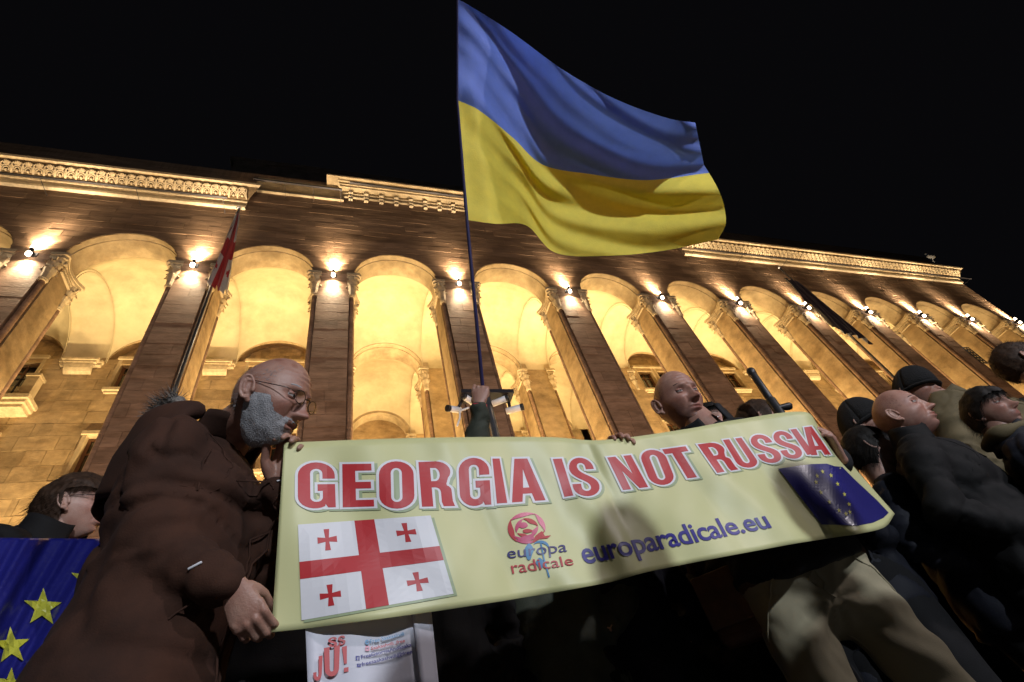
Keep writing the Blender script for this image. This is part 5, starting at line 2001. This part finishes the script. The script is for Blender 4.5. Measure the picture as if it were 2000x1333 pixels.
        lca.data.foreach_set('color', np.tile((0.86, 0.76, 0.78, 1.0), len(lme.vertices)))
        part('eyelid', lme, body, MT[skin_m])
        bg_ = G()
        pts = [hp(Vector((sg * (0.014 + 0.034 * t), 0.0885 - 0.010 * t - 0.010 * t * t, 0.028 + 0.007 * math.sin(t * 2.3)))) for t in [i / 6 for i in range(7)]]
        bg_.tube(pts, [0.0024, 0.0042, 0.0046, 0.0042, 0.0036, 0.0028, 0.0016], 6)
        part('eyebrow', bg_.mesh('eyebrow', True), body, MT[ho.get('brow', 'brow_dark')])
    # ---- hair
    if hair:
        nrm = d / np.linalg.norm(d, axis=1)[:, None]
        Z = P[:, 2]; Y = P[:, 1]
        wob = sines(d, seed, 9.0) * 0.010
        if hair == 'short':
            m_ = (Z > 0.052 + 0.012 * np.abs(P[:, 0]) / 0.07 + wob - 0.135 * np.clip((0.052 - Y) / 0.12, 0, 1))
            th = 0.013
        elif hair == 'full':
            m_ = (Z > 0.046 + wob - 0.16 * np.clip((0.060 - Y) / 0.12, 0, 1))
            th = 0.024
        elif hair == 'bob':
            m_ = (Z > 0.050 + wob - 0.20 * np.clip((0.062 - Y) / 0.085, 0, 1)) & ~((np.abs(P[:, 0]) > 0.045) & (Y > -0.012) & (Z < 0.034))
            th = 0.026
        elif hair == 'stubble':
            m_ = (Z < 0.085 + wob) & (Z > 0.02 - 0.10 * np.clip((0.02 - Y) / 0.08, 0, 1) + wob) & (Y < 0.035)
            th = 0.0022
        elif hair == 'crop':
            m_ = (Z < 0.075 + wob) & (Z > 0.03 - 0.12 * np.clip((0.02 - Y) / 0.08, 0, 1) + wob) & (Y < 0.028)
            th = 0.0025
        q = P + nrm * (th * (0.85 + 0.15 * np.clip(sines(d, seed + 3, 12), -1, 1)))[:, None]
        q = q + nrm * (0.0014 if th > 0.01 else 0.0004) * sines(d * np.array([1, 1, 0.35]), seed + 5, 70)[:, None]
        keep = [fa for fa in f if m_[fa[0]] and m_[fa[1]] and m_[fa[2]]]
        used = sorted({i for fa in keep for i in fa}); idx = {v: i for i, v in enumerate(used)}
        hg = G()
        qw = (q @ HM.T) + np.array(hc)
        if hair != 'stubble':
            hg.add(qw[used].tolist(), [tuple(idx[i] for i in fa) for fa in keep])
        r_ = random.Random(seed)
        ids = [r_.choice(used) for _ in range(4200 if th > 0.01 else 2200)]
        Nw = nrm @ (HM.T / hs)
        down = (-hu * 0.55 - hf * 0.25) if hair != 'short' else (-hu * 0.25 + hf * 0.1)
        strands(hg, [qw[i] - Nw[i] * th * 0.4 for i in ids], [Nw[i] for i in ids], th * 1.35 + 0.003, down, 4, 0.00075, seed, 0.45, 0, 0.35)
        part('hair', hg.mesh('hair', True), body, MT[hair_m])
    if beard:
        nrm = d / np.linalg.norm(d, axis=1)[:, None]
        Z = P[:, 2]; Y = P[:, 1]; AX = np.abs(P[:, 0])
        jaw = (Z < -0.044 - 0.004 * sines(d, 4, 12) + 0.034 * np.clip((AX - 0.050) / 0.020, 0, 1)) & (Y > -0.020) & (Z > -0.125)
        mouth = (np.abs(Z + 0.0625) < 0.009) & (AX < 0.019)
        under = (Z > -0.047) & (AX < 0.034) & (Z > -0.043)
        m_ = jaw & ~mouth & ~((Z > -0.040) & (AX < 0.020))
        wob = np.clip(sines(d, 9, 20), -1, 1)
        q = P + nrm * (beard * (0.7 + 0.3 * wob))[:, None]
        q[:, 2] -= beard * 0.5 * gs(Z + 0.10, 0.025)
        keep = [fa for fa in f if m_[fa[0]] and m_[fa[1]] and m_[fa[2]]]
        used = sorted({i for fa in keep for i in fa}); idx = {v: i for i, v in enumerate(used)}
        hg = G(); qw = (q @ HM.T) + np.array(hc)
        hg.add(qw[used].tolist(), [tuple(idx[i] for i in fa) for fa in keep])
        r_ = random.Random(seed + 1)
        ids = [r_.choice(used) for _ in range(5200)]
        Nw = nrm @ (HM.T / hs)
        strands(hg, [qw[i] - Nw[i] * beard * 0.5 for i in ids], [Nw[i] for i in ids], beard * 1.5, -hu * 0.9 + hf * 0.1, 3, 0.0006, seed + 2, 0.4, 0, 0.3)
        part('beard', hg.mesh('beard', True), body, MT['hair_white'])
    if hat:
        hg = G()
        if hat == 'beanie':
            rows = []
            for j in range(9):
                t = j / 8
                ph = math.radians(4 + 92 * t)
                row = []
                for i in range(33):
                    th = 2 * math.pi * i / 32
                    rx = 0.090 * math.sin(min(ph, 1.57)) * (1 + 0.02 * (j == 7)); ry = 0.110 * math.sin(min(ph, 1.57)) * (1 + 0.02 * (j == 7))
                    zz = 0.145 * math.cos(ph) + 0.012 - 0.03 * t * (math.sin(th) < 0) * abs(math.sin(th)) + 0.018 * t * max(0, math.sin(th))
                    row.append(hp((rx * math.cos(th), ry * math.sin(th) - 0.006, zz)))
                rows.append(row)
            hg.grid(rows)
            hm = hg.mesh('beanie', True)
            hm = evaluated(hm, [('SOLIDIFY', dict(thickness=0.008, offset=1.0))])
            part('beanie', hm, body, MT['knit'])
            bg2 = G(); bg2.tube([rows[8][i] + (rows[8][i] - hc).normalized() * 0.003 for i in range(33)], [(0.009, 0.016)] * 33, 8, ref=hu, caps=False)
            part('beanie_cuff', bg2.mesh('beanie_cuff', True), body, MT['knit'])
        else:
            rows = []
            for j in range(9):
                t = j / 8; ph = math.radians(3 + 89 * t)
                rows.append([hp((0.088 * math.sin(ph) ** 0.8 * math.cos(2 * math.pi * i / 32), 0.108 * math.sin(ph) ** 0.8 * math.sin(2 * math.pi * i / 32) - 0.006, 0.100 * math.cos(ph) + 0.040)) for i in range(33)])
            hg.grid(rows)
            rows = []
            for j in range(5):
                t = j / 4
                rows.append([hp((0.078 * math.sin(a_), 0.092 * math.cos(a_) + t * 0.062 * math.cos(a_) ** 0.7, 0.046 - 0.016 * t - 0.010 * abs(math.sin(a_)))) for a_ in [math.radians(-70 + 140 * i / 14) for i in range(15)]])
            hg.grid(rows)
            hm = evaluated(hg.mesh('cap', True), [('SOLIDIFY', dict(thickness=0.005, offset=1.0))])
            part('cap', hm, body, MT['knit'])
    if glasses:
        gg_ = G()
        for sg in (-1, 1):
            pts = [hp((sg * 0.033 + 0.0215 * math.cos(t), 0.100 - 0.006 * abs(math.cos(t)) * (1 if sg * math.cos(t) > 0 else 0.2), 0.006 + 0.0165 * math.sin(t))) for t in [2 * math.pi * i / 20 for i in range(21)]]
            gg_.tube(pts, 0.0011, 6, caps=False)
            gg_.tube([hp((sg * 0.054, 0.094, 0.010)), hp((sg * 0.074, 0.080, 0.012)), hp((sg * 0.081, 0.02, 0.014)), hp((sg * 0.081, -0.010, 0.016)), hp((sg * 0.078, -0.03, 0.002))], 0.0012, 6)
        gg_.tube([hp((-0.012, 0.101, 0.010)), hp((0, 0.105, 0.013)), hp((0.012, 0.101, 0.010))], 0.0012, 6)
        gl_ = part('glasses', gg_.mesh('glasses', True), body, MT['wire'])
        for sg in (-1, 1):
            lg = G()
            lg.add([tuple(hp((sg * 0.033 + 0.0212 * math.cos(t), 0.0995, 0.006 + 0.0162 * math.sin(t)))) for t in [2 * math.pi * i / 20 for i in range(20)]], [tuple(range(20))])
            lm_ = evaluated(lg.mesh('lens'), [('SOLIDIFY', dict(thickness=0.0012))])
            part('lens', lm_, gl_, MT['lens_glass'])
    # ---- trousers
    g = G()
    g.tube([lp(0, 0, 0.86), lp(0, 0.0, 0.93), lp(0, 0.005, 1.03)], [(0.165 * s * girth, 0.115 * s * girth), (0.168 * s * girth, 0.120 * s * girth), (0.140 * s * girth, 0.100 * s * girth)], 20, ref=Rt)
    for sd, sg in (('R', 1), ('L', -1)):
        h_, k_, a_ = LJ[sd]
        g.tube([h_ + U * 0.02, h_ + (k_ - h_) * 0.35, k_ + (h_ - k_) * 0.15, k_, k_ + (a_ - k_) * 0.5, a_ - U * 0.01], [(0.094 * s * girth, 0.112 * s), (0.088 * s, 0.098 * s), (0.074 * s, 0.078 * s), (0.070 * s, 0.075 * s), (0.070 * s, 0.074 * s), (0.072 * s, 0.080 * s)], 18, ref=Rt)
    tm = remesh(g, 0.011 if crease else 0.016, 4)
    c = co_of(tm).copy(); n = no_of(tm).copy()
    dd = 0.004 * sines(c * np.array([1, 1, 0.7]), seed + 11, 18) + 0.0015 * sines(c, seed + 12, 50)
    dd += 0.005 * creases(c * np.array([1, 1, 1.3]), seed + 14, 17, 0.16) + 0.003 * creases(c, seed + 15, 38, 0.2)
    if crease:
        cr0 = np.array(lp(0, 0.10, 0.835))
        rel = c - cr0
        rx_ = rel @ np.array(Rt); rz_ = rel[:, 2]
        rr_ = np.sqrt(rx_ ** 2 + rz_ ** 2); th_ = np.arctan2(rz_, rx_)
        front = np.clip((rel @ np.array(F)) * 12 + 1.2, 0, 1)
        dd += front * 0.0055 * np.sin(th_ * 9 + rr_ * 9) * np.exp(-((rr_ - 0.10) / 0.11) ** 2)
        dd += front * 0.003 * np.sin(rz_ * 75 + np.abs(rx_) * 60 + 1.0) * np.exp(-((rr_ - 0.22) / 0.14) ** 2)
        dd -= front * 0.012 * gs(rx_, 0.012) * (rz_ > 0.0) * np.exp(-((rz_ - 0.09) / 0.10) ** 2)
        dd += 0.003 * np.sin(rz_ * 42 + rx_ * 30 + 2 * np.sin(rx_ * 25))
    set_co(tm, c + n * dd[:, None])
    tr_o = part('trousers', tm, root, MT[trousers])

    def seam(obj, pts, r_, name_, m_, n_=24, lift=0.0005, par=None):
        pts = [Vector(q) for q in pts]
        out = []
        for i in range(n_ + 1):
            t = i / n_ * (len(pts) - 1); k_ = min(int(t), len(pts) - 2); f_ = t - k_
            q = pts[k_].lerp(pts[k_ + 1], f_)
            ok_, lc, no_, ix = obj.closest_point_on_mesh(q)
            out.append(lc + no_ * lift)
        sg__ = G(); sg__.tube(out, r_, 6)
        return part(name_, sg__.mesh(name_, True), par or obj, MT[m_])
    if crease:
        h1, k1, a1 = LJ['R']; h2, k2, a2 = LJ['L']
        ft = 0.17
        seam(tr_o, [lp(0, ft, 0.96), lp(0.006, ft, 0.90), lp(0.004, ft * 0.8, 0.83)], 0.0022, 'fly_seam', 'khaki')
        seam(tr_o, [lp(0.022, ft, 0.96), lp(0.024, ft, 0.90), lp(0.006, ft, 0.845)], 0.0016, 'fly_seam', 'khaki')
        for (h_, k_, a_, sg) in ((h1, k1, a1, 1), (h2, k2, a2, -1)):
            seam(tr_o, [lp(sg * 0.115, ft, 0.955), lp(sg * 0.165, 0.10, 0.88), lp(sg * 0.20, 0.03, 0.80)], 0.0028, 'pocket_seam', 'khaki')
            seam(tr_o, [lp(sg * 0.21, 0.0, 0.95), h_ + Rt * sg * 0.16 - U * 0.12, k_ + Rt * sg * 0.12, a_ + Rt * sg * 0.1], 0.0022, 'side_seam', 'khaki', 40)
            seam(tr_o, [lp(sg * 0.02, 0.02, 0.79), k_ - Rt * sg * 0.12, a_ - Rt * sg * 0.1], 0.002, 'inner_seam', 'khaki', 40)
        for q in (-0.13, -0.06, 0.06, 0.13):
            seam(tr_o, [lp(q, ft, 0.985), lp(q, ft, 0.925)], 0.005, 'belt_loop', 'khaki', 6, 0.003)
    if crease:
        bl = G()
        N_ = 40
        pts = [lp(0.176 * girth * math.cos(t), 0.002 + 0.126 * girth * math.sin(t), 0.945) for t in [2 * math.pi * i / N_ for i in range(N_ + 1)]]
        bl.tube(pts, [(0.004, 0.019)] * (N_ + 1), 8, ref=None, caps=False)
        part('belt', bl.mesh('belt', True), root, MT['leather'])
    # ---- shoes
    for sd, sg in (('R', 1), ('L', -1)):
        a_ = LJ[sd][2]
        g = G()
        b0 = Vector((a_.x, a_.y, ground))
        g.tube([b0 - F * 0.07 + U * 0.045, b0 + U * 0.05, b0 + F * 0.08 + U * 0.04, b0 + F * 0.165 + U * 0.032], [(0.036, 0.044), (0.042, 0.05), (0.046, 0.038), (0.036, 0.028)], 12, ref=Rt)
        part('shoe', g.mesh('shoe', True), root, MT['shoe'])
    # ---- jacket
    g = G()
    ring = [(hem, 0.185, 0.145, 0.0), (0.93, 0.182, 0.140, 0.004), (1.08, 0.172, 0.135, 0.01), (1.28, 0.190, 0.142, 0.008), (1.38, 0.178, 0.120, -0.004), (1.445, 0.110, 0.088, -0.012)]
    g.tube([tp(0, f_, u_) for u_, a, b, f_ in ring], [(a * s * girth, b * s * girth) for u_, a, b, f_ in ring], 24, ref=Rr, rnd_cap=0.15)
    for sd, sg in (('R', 1), ('L', -1)):
        sh, el, w = J[sd]
        e2 = w - (w - el).normalized() * 0.015
        k = sleeve_r * s
        g.tube([sh - Rr * sg * 0.03 * s, sh + (el - sh) * 0.25, sh + (el - sh) * 0.7, el, el + (e2 - el) * 0.45, e2], [0.082 * k, 0.077 * k, 0.067 * k, 0.065 * k, 0.058 * k, 0.048 * k], 16)
    jm = remesh(g, voxel, 4)
    c = co_of(jm).copy(); n = no_of(jm).copy()
    dd = fold * sines(c * np.array([1, 1, 1.6]), seed, 22) + fold * 0.5 * sines(c * np.array([1, 1, 1.4]), seed + 1, 52)
    dd += fold * 1.7 * creases(c * np.array([1, 1, 1.3]), seed + 21, 13, 0.11) + fold * 1.1 * creases(c * np.array([1, 1, 1.5]), seed + 22, 30, 0.13) + fold * 0.35 * creases(c, seed + 23, 65, 0.2)
    # ring folds along the sleeves, strongest at the elbows
    for sd in 'RL':
        sh, el, w = [np.array(v) for v in J[sd]]
        for (p0, p1) in ((sh, el), (el, w)):
            ax = p1 - p0; L_ = np.linalg.norm(ax); ax = ax / L_
            t = (c - p0) @ ax
            rad = np.linalg.norm(c - p0 - t[:, None] * ax, axis=1)
            wgt = (rad < 0.10) * np.clip(t / L_ + 0.1, 0, 1) * (t < L_ + 0.03) * (t > 0)
            wgt = wgt * (0.4 + 1.0 * np.exp(-(np.linalg.norm(c - el, axis=1) / 0.10) ** 2))
            side = (c - p0 - t[:, None] * ax) @ np.array(Rt + F * 0.5)
            dd += fold * 0.85 * wgt * np.sin(t * 105 + side * 45 + 2.0 * np.sin(t * 30 + seed))
    set_co(jm, c + n * dd[:, None])
    jk = part('jacket', jm, root, MT[jacket])
    if detail >= 5:
        fz = 0.16 * girth + 0.03
        seam(jk, [tp(0, fz, 1.40), tp(0.004, fz, 1.2), tp(0, fz, hem + 0.02)], 0.0028, 'zip_seam', jacket, 40)
        seam(jk, [tp(0.022, fz, 1.40), tp(0.024, fz, 1.2), tp(0.022, fz, hem + 0.02)], 0.0026, 'placket_seam', jacket, 40)
        for sg in (1, -1):
            ring_ = [tp(sg * (0.150 + 0.02 * math.cos(t)) , 0.16 * math.sin(t), 1.36 + 0.12 * math.cos(t)) for t in [2 * math.pi * i / 16 for i in range(17)]]
            seam(jk, ring_, 0.0013, 'armhole_seam', jacket, 48)
            seam(jk, [tp(sg * 0.10, fz, 1.10), tp(sg * 0.15, 0.12, 1.00)], 0.0022, 'pocket_seam', jacket, 10)
            seam(jk, [tp(sg * 0.06, fz, 1.30), tp(sg * 0.15, fz, 1.31)], 0.0022, 'pocket_seam', jacket, 10)
    if collar:
        cg = G()
        N_ = 36; rows = []
        for j in range(6):
            t = j / 5
            row = []
            for i in range(N_ + 1):
                th = math.radians(-90 + 25 + 310 * i / N_) + math.pi
                fl_ = 1 + 0.10 * math.sin(th * 3 + seed) * t
                rx = (0.098 - 0.016 * t + 0.020 * max(0, t - 0.7)) * s * fl_; ry = (0.090 - 0.010 * t) * s * fl_
                cc_ = neckb + (hc - neckb) * (0.06 + 0.5 * t * collar / 0.09) * 0.8 - Ut * 0.035 * s * (1 - t)
                row.append(cc_ + Rr * rx * math.cos(th + math.pi / 2 - math.pi / 2) + Ft * ry * math.sin(th) + Ut * (0.02 * t * math.cos(th * 2 + seed)))
            rows.append(row)
        cg.grid(rows)
        cm = evaluated(cg.mesh('collar', True), [('SOLIDIFY', dict(thickness=0.007, offset=0.0))])
        part('collar', cm, jk, MT[jacket])
    if scarf:
        sg_ = G()
        sg_.torus(neckb + Ut * 0.035 * s, 0.080 * s, 0.030 * s, (Rr, Ft, Ut), 28, 10)
        sm = sg_.mesh('scarf', True)
        c = co_of(sm).copy(); set_co(sm, c + no_of(sm) * (0.006 * sines(c, seed, 50))[:, None])
        part('scarf', sm, root, MT[scarf])
    root['_j'] = 0
    del root['_j']
    return root, dict(J=J, hc=hc, neck=neckb, hp=hp, tp=tp, lp=lp, F=F, Rt=Rt, jacket=jk, Ft=Ft, Ut=Ut, Rr=Rr)
CAMV = Vector((0, 0, EYE))
# --- man on the left who holds the banner end
pTL = on_banner(572, 868, 0.0)
wr = at(458, 1145, 1.08); wd = at(503, 1235, 1.10)
m_left, jl = person('bald man with glasses, white beard and brown coat holding the left banner end', -0.36, 1.245, 104, 1.73,
                    head_c=at(531, 783, 1.08), gaze=(108, -24), roll=-13, lean=(5, 0),
                    arms={'R': dict(w=wr, len=0.84, hint=(-1, 0.45, -0.35), dir=(wd - wr).normalized(), back=(CAMV - wr).normalized() + Vector((-0.35, 0, 0.25)), curl=((0.55, 0.6, 0.3), (0.6, 0.65, 0.3), (0.65, 0.7, 0.3), (0.6, 0.6, 0.3)), vox=0.0034, hs=0.86, spread=-0.01, thumb=(0.35, 0.7, -0.75)),
                          'L': dict(w=pTL + Vector((-0.030, 0.075, -0.070)), hint=(0.0, 0.8, -0.8), dir=(0.30, -0.45, 1), back=(0.1, 1, 0.1), curl=((0.72, 1.0, 0.5),) * 4, vox=0.0040)},
                    detail=6, skin_m='skin_a', ho=dict(nose=1.2, lines=1.0, open=0.5, brow='hair_grey', shave=0), hair='stubble', hair_m='hair_grey', jacket='coat_brown', trousers='trouser_dark', girth=1.09,
                    collar=0.085, glasses=True, beard=0.0042, hem=0.70, voxel=0.010, seed=21, fold=0.0085, sleeve_r=1.0)
# hood with a fur edge lying on the back of the coat
tpn, jj = jl['tp'], jl['jacket']
g = G()
rows = []
for j in range(9):
    t = j / 8
    row = []
    for i in range(21):
        a_ = math.radians(-105 + 210 * i / 20)
        rad = 0.125 + 0.05 * math.sin(math.pi * t)
        row.append(tpn(rad * math.sin(a_), -0.02 - (0.10 + 0.07 * t) * math.cos(a_) - 0.02 * t, 1.50 - 0.20 * t + 0.085 * math.sin(math.pi * min(1, t * 1.3)) * (0.4 + 0.6 * math.cos(a_))))
    rows.append(row)
g.grid(rows)
hm = evaluated(g.mesh('hood', True), [('SOLIDIFY', dict(thickness=0.02, offset=1.0)), ('SUBSURF', dict(levels=1))])
c = co_of(hm).copy(); set_co(hm, c + no_of(hm) * (0.008 * sines(c, 5, 40))[:, None])
hood = part('hood', hm, jj, MT['coat_brown'])
fg = G(); roots = []; nors = []
r_ = random.Random(3)
for k in range(2400):
    a_ = math.radians(-80 + 160 * r_.random())
    th = 2 * math.pi * r_.random()
    c0 = tpn(0.135 * math.sin(a_), -0.035 - 0.115 * math.cos(a_), 1.535 + 0.02 * math.cos(a_))
    n_ = (Vector((0, 0, 1)) * math.sin(th) + (c0 - tpn(0, 0, 1.535)).normalized() * math.cos(th))
    roots.append(c0 + n_ * 0.016); nors.append(n_)
strands(fg, roots, nors, 0.036, (0, 0, -0.2), 3, 0.0011, 4, 0.1)
pts = [tpn(0.135 * math.sin(math.radians(-80 + 160 * i / 20)), -0.035 - 0.115 * math.cos(math.radians(-80 + 160 * i / 20)), 1.535 + 0.02 * math.cos(math.radians(-80 + 160 * i / 20))) for i in range(21)]
fg.tube(pts, 0.018, 8)
part('fur_trim', fg.mesh('fur_trim', True), hood, MT['fur'])
# chest pocket flap, pull tab, sleeve tab
def on_surface(px, py, obj, lift=0.003):
    dg = bpy.context.evaluated_depsgraph_get(); dg.update()
    d = (at(px, py, 1.0) - CAMV).normalized()
    ok, loc, no, i = obj.ray_cast(obj.matrix_world.inverted() @ CAMV, d)
    if not ok:
        return at(px, py, 1.05), -d
    return loc + no * lift, no


bpy.context.view_layer.update()
for nm, pxs, w_, m_ in (('sleeve_tab', ((371, 1112), (393, 1101)), 0.0026, 'p_white'), ('zip_pull', ((541, 941), (548, 940)), 0.002, 'p_white'), ('pocket_edge', ((385, 960), (395, 905), (410, 880)), 0.0022, 'coat_brown')):
    g = G(); g.tube([on_surface(px, py, jj)[0] for px, py in pxs], w_, 6)
    part(nm, g.mesh(nm, True), jj, MT[m_])

# --- bald man to the right who holds the top edge
pR = on_banner(1213, 864, 0.0); pR2 = on_banner(1603, 852, 0.0)
person('bald man in dark jacket and khaki trousers behind the banner, holding its top edge', 1.365, 1.295, 205, 1.79,
       head_c=at(1326, 785, 1.865), gaze=(184, -13), roll=-2, lean=(2, 0),
       arms={'R': dict(w=pR + Vector((-0.030, 0.055, -0.070)), hint=(-0.4, 0.5, -0.8), dir=(0.42, -0.1, 1), back=(-0.15, 1, 0.2), curl=((0.75, 1.15, 0.6), (0.8, 1.15, 0.6), (0.85, 1.1, 0.6), (0.9, 1.1, 0.5)), vox=0.0040),
             'L': dict(w=at_y(1640, 893, 1.10), hint=(0.7, 0.3, -0.7), dir=(at_y(1606, 836, 1.045) - at_y(1640, 893, 1.10)).normalized(), back=(0.55, -0.75, 0.35), curl=((0.7, 1.1, 0.7),) * 4, vox=0.0040)},
       detail=6, skin_m='skin_b', ho=dict(nose=1.15, lines=1.0, size=1.10, brow='brow_dark', look=(0.1, 0.1)), hair='stubble', hair_m='brow_dark', jacket='coat_grey', trousers='khaki', girth=1.12, collar=0.05, hem=0.965,
       voxel=0.012, seed=33, crease=True, legs={'R': (0.19, 0.04), 'L': (-0.22, -0.02)})

# --- man with raised arm
fist = HAND
wrA = at(936, 788, 1.70)
mr, ja = person('person in dark green sleeve with red wristband raising a fist round the flag pole', 0.74, 1.80, 196, 1.78, gaze=(200, 5),
                arms={'R': dict(w=wrA, hint=(-0.5, 0.5, 0), dir=(HAND - wrA).normalized() + Vector((0, 0, 0.1)), back=(-0.35, -0.9, 0.25), curl=((0.5, 0.6, 0.4), (1.3, 1.5, 0.9), (1.35, 1.5, 0.9), (1.4, 1.5, 0.9)), thumb=(0.3, 0.85, -0.5), tcurl=0.9, vox=0.0040)},
                detail=4, jacket='coat_green', seed=41, hair='short', fold=0.007, sleeve_r=1.0)
sh, el, w = ja['J']['R']
g = G(); dd_ = (w - el).normalized()
g.tube([w - dd_ * 0.022, w - dd_ * 0.002], [0.036, 0.034], 16, rnd_cap=0.1)
part('wristband', g.mesh('wristband', True), mr, MT['wrist_red'])

# --- woman at the left
person('woman with short brown hair, glasses and black coat behind the blue flag', -0.83, 1.745, 92, 1.67,
       head_c=at(146, 994, 2.02), auto=(0.02, 0), gaze=(84, 6), roll=-6, detail=6, skin_m='skin_c', ho=dict(nose=1.0, lines=0.4, size=0.90, shave=0), hair='bob', hair_m='hair_brown', glasses=True, jacket='coat_black', collar=0.09, seed=52)
# --- people behind the banner top
person('dark haired person just showing over the banner beside the bald man', 1.66, 1.53, 214, 1.735, head_c=at(1396, 840, 2.22), auto=(0, 0), gaze=(222, 4), detail=5, skin_m='skin_c', hair='full', jacket='coat_black', seed=61)
person('brown haired person just showing over the banner below the black monopod', 1.95, 1.47, 120, 1.70, head_c=at(1492, 832, 2.42), auto=(0, 0), gaze=(118, 0), detail=5, skin_m='skin_b', hair='full', hair_m='hair_brown', jacket='coat_navy', seed=62)
# --- group at the right
person('man in a black knitted cap behind the bald man at the right', 2.53, 1.52, 140, 1.72, head_c=at(1694, 832, 2.95), auto=(0, 0), gaze=(150, -2), detail=5, skin_m='skin_a', hat='beanie', hair='short', jacket='coat_black', collar=0.06, seed=63)
person('person in a dark coat half hidden below the man in the black knitted cap', 2.20, 1.44, 150, 1.53, head_c=at(1703, 880, 2.60), auto=(0, 0), gaze=(128, 5), roll=6, detail=5, skin_m='skin_c', hair='full', jacket='coat_navy', seed=64)
person('stout bald man in a black coat with raised collar looking right', 2.33, 1.12, 150, 1.50, head_c=at(1764, 812, 2.56), auto=(0.02, 0.02), gaze=(158, 2), roll=-2, detail=6, skin_m='skin_b', ho=dict(fat=1.12, nose=1.0, lines=0.6, size=1.10), jacket='coat_black', collar=0.10, girth=1.18, hair='stubble', hair_m='brow_dark', seed=65, sleeve_r=1.05,
       arms=None)
person('man with dark cap in an olive jacket behind the stout bald man', 3.10, 1.27, 165, 1.93, lean=(0, 0), head_c=at(1793, 766, 3.30), auto=(-0.12, 0.0), gaze=(176, -16), roll=8, detail=5, skin_m='skin_a', ho=dict(nose=1.1, size=0.95), hat='beanie', hair='short', jacket='coat_olive', collar=0.05, girth=1.25, seed=66, fold=0.010, sleeve_r=1.15)
person('man with thick dark hair in a dark coat turning his face up to the right', 3.04, 1.10, 150, 1.60, head_c=at(1938, 806, 2.72), auto=(0, 0), gaze=(186, -2), roll=4, detail=5, skin_m='skin_a', ho=dict(nose=1.25), hair='full', hair_m='hair_dark', jacket='coat_navy', collar=0.05, seed=67, scarf='coat_olive')
person('brown haired person cut off by the right edge of the picture', 2.52, 0.76, 60, 1.56, head_c=at(1998, 712, 3.40), auto=(0, 0), gaze=(125, 0), detail=5, skin_m='skin_b', hair='short', hair_m='hair_brown', jacket='coat_black', seed=68)
# --- dark coats seen below the banner
for i, (x_, y_, h_, f_, jm_, tr_) in enumerate(((0.30, 1.72, 1.60, 180, 'coat_black', 'trouser_dark'), (1.06, 1.86, 1.66, 190, 'coat_navy', 'jeans'), (0.55, 2.45, 1.66, 175, 'coat_grey', 'trouser_dark'),
                                               (1.05, 2.50, 1.70, 200, 'coat_black', 'jeans'), (1.50, 2.20, 1.66, 205, 'coat_grey', 'trouser_dark'), (1.98, 2.15, 1.62, 210, 'coat_black', 'trouser_dark'), (0.02, 2.3, 1.66, 170, 'coat_navy', 'jeans'), (-0.17, 1.66, 1.56, 175, 'coat_black', 'trouser_dark'), (2.62, 1.95, 1.60, 215, 'coat_navy', 'trouser_dark'), (1.62, 1.86, 1.52, 215, 'coat_black', 'jeans'), (2.95, 1.62, 1.60, 220, 'coat_black', 'trouser_dark'), (at(1690, 1293, 2.35).x, at(1690, 1293, 2.35).y, 1.42, 140, 'coat_navy', 'trouser_dark'))):
    person('bystander in dark clothes mostly hidden behind the banner, %s' % ('first in the near row', 'second in the near row', 'second in the far row', 'third in the far row', 'fourth in the far row', 'fifth in the far row', 'first in the far row', 'leftmost behind the brown coat', 'behind the right end of the banner', 'just behind the khaki trousers', 'behind the stout bald man', 'beyond the khaki legs')[i],
           x_, y_, f_, h_, gaze=(f_, 5), detail=4, jacket=jm_, trousers=tr_, hair='short', seed=80 + i, group='bystanders behind the banner', hem=0.74, hands=False, voxel=0.018)
# --- three photographers behind the camera: their heads cast the shadows on the banner
for i, (x_, y_, h_) in enumerate(((0.82, -0.62, 1.73), (1.36, -0.62, 1.81), (0.42, -0.80, 1.62))):
    person('photographer in a dark coat standing behind the camera, %s one' % ('middle', 'right', 'left')[i], x_, y_, 5, h_, gaze=(0, 5), detail=4, jacket='coat_black', hair='short', seed=95 + i, group='photographers behind the camera', hands=False, voxel=0.018)
# bag shape standing in for the brown lower edge of the man's jacket
c0 = at(1448, 1180, 1.86)
t = thing('jacket_edge_bag', c0, 'bag shape added for the brown jacket edge beside the khaki trousers', 'bag')
g = G()
ax = (az(130) * 0.11, az(40) * 0.045, Vector((0, 0, 0.10)))
g.obox(c0, *ax)
bm_ = evaluated(g.mesh('bag_body'), [('BEVEL', dict(width=0.025, segments=4)), ('SUBSURF', dict(levels=1))])
c = co_of(bm_).copy(); set_co(bm_, c + no_of(bm_) * (0.004 * sines(c, 9, 30))[:, None])
part('bag_body', bm_, t, MT['leather'])
g = G(); g.obox(c0 - az(40) * 0.048 + Vector((0, 0, 0.025)), az(130) * 0.112, az(40) * 0.006, Vector((0, 0, 0.078)))
part('flap', evaluated(g.mesh('flap'), [('BEVEL', dict(width=0.005, segments=2))]), t, MT['leather'])
g = G(); g.tube([c0 + Vector((0, 0, 0.13)) - az(130) * 0.10, c0 + Vector((0.02, 0.0, 0.35)) - az(130) * 0.06, c0 + Vector((0.05, -0.05, 0.62))], [(0.016, 0.003)] * 3, 8)
part('strap', g.mesh('strap', True), t, MT['leather'])
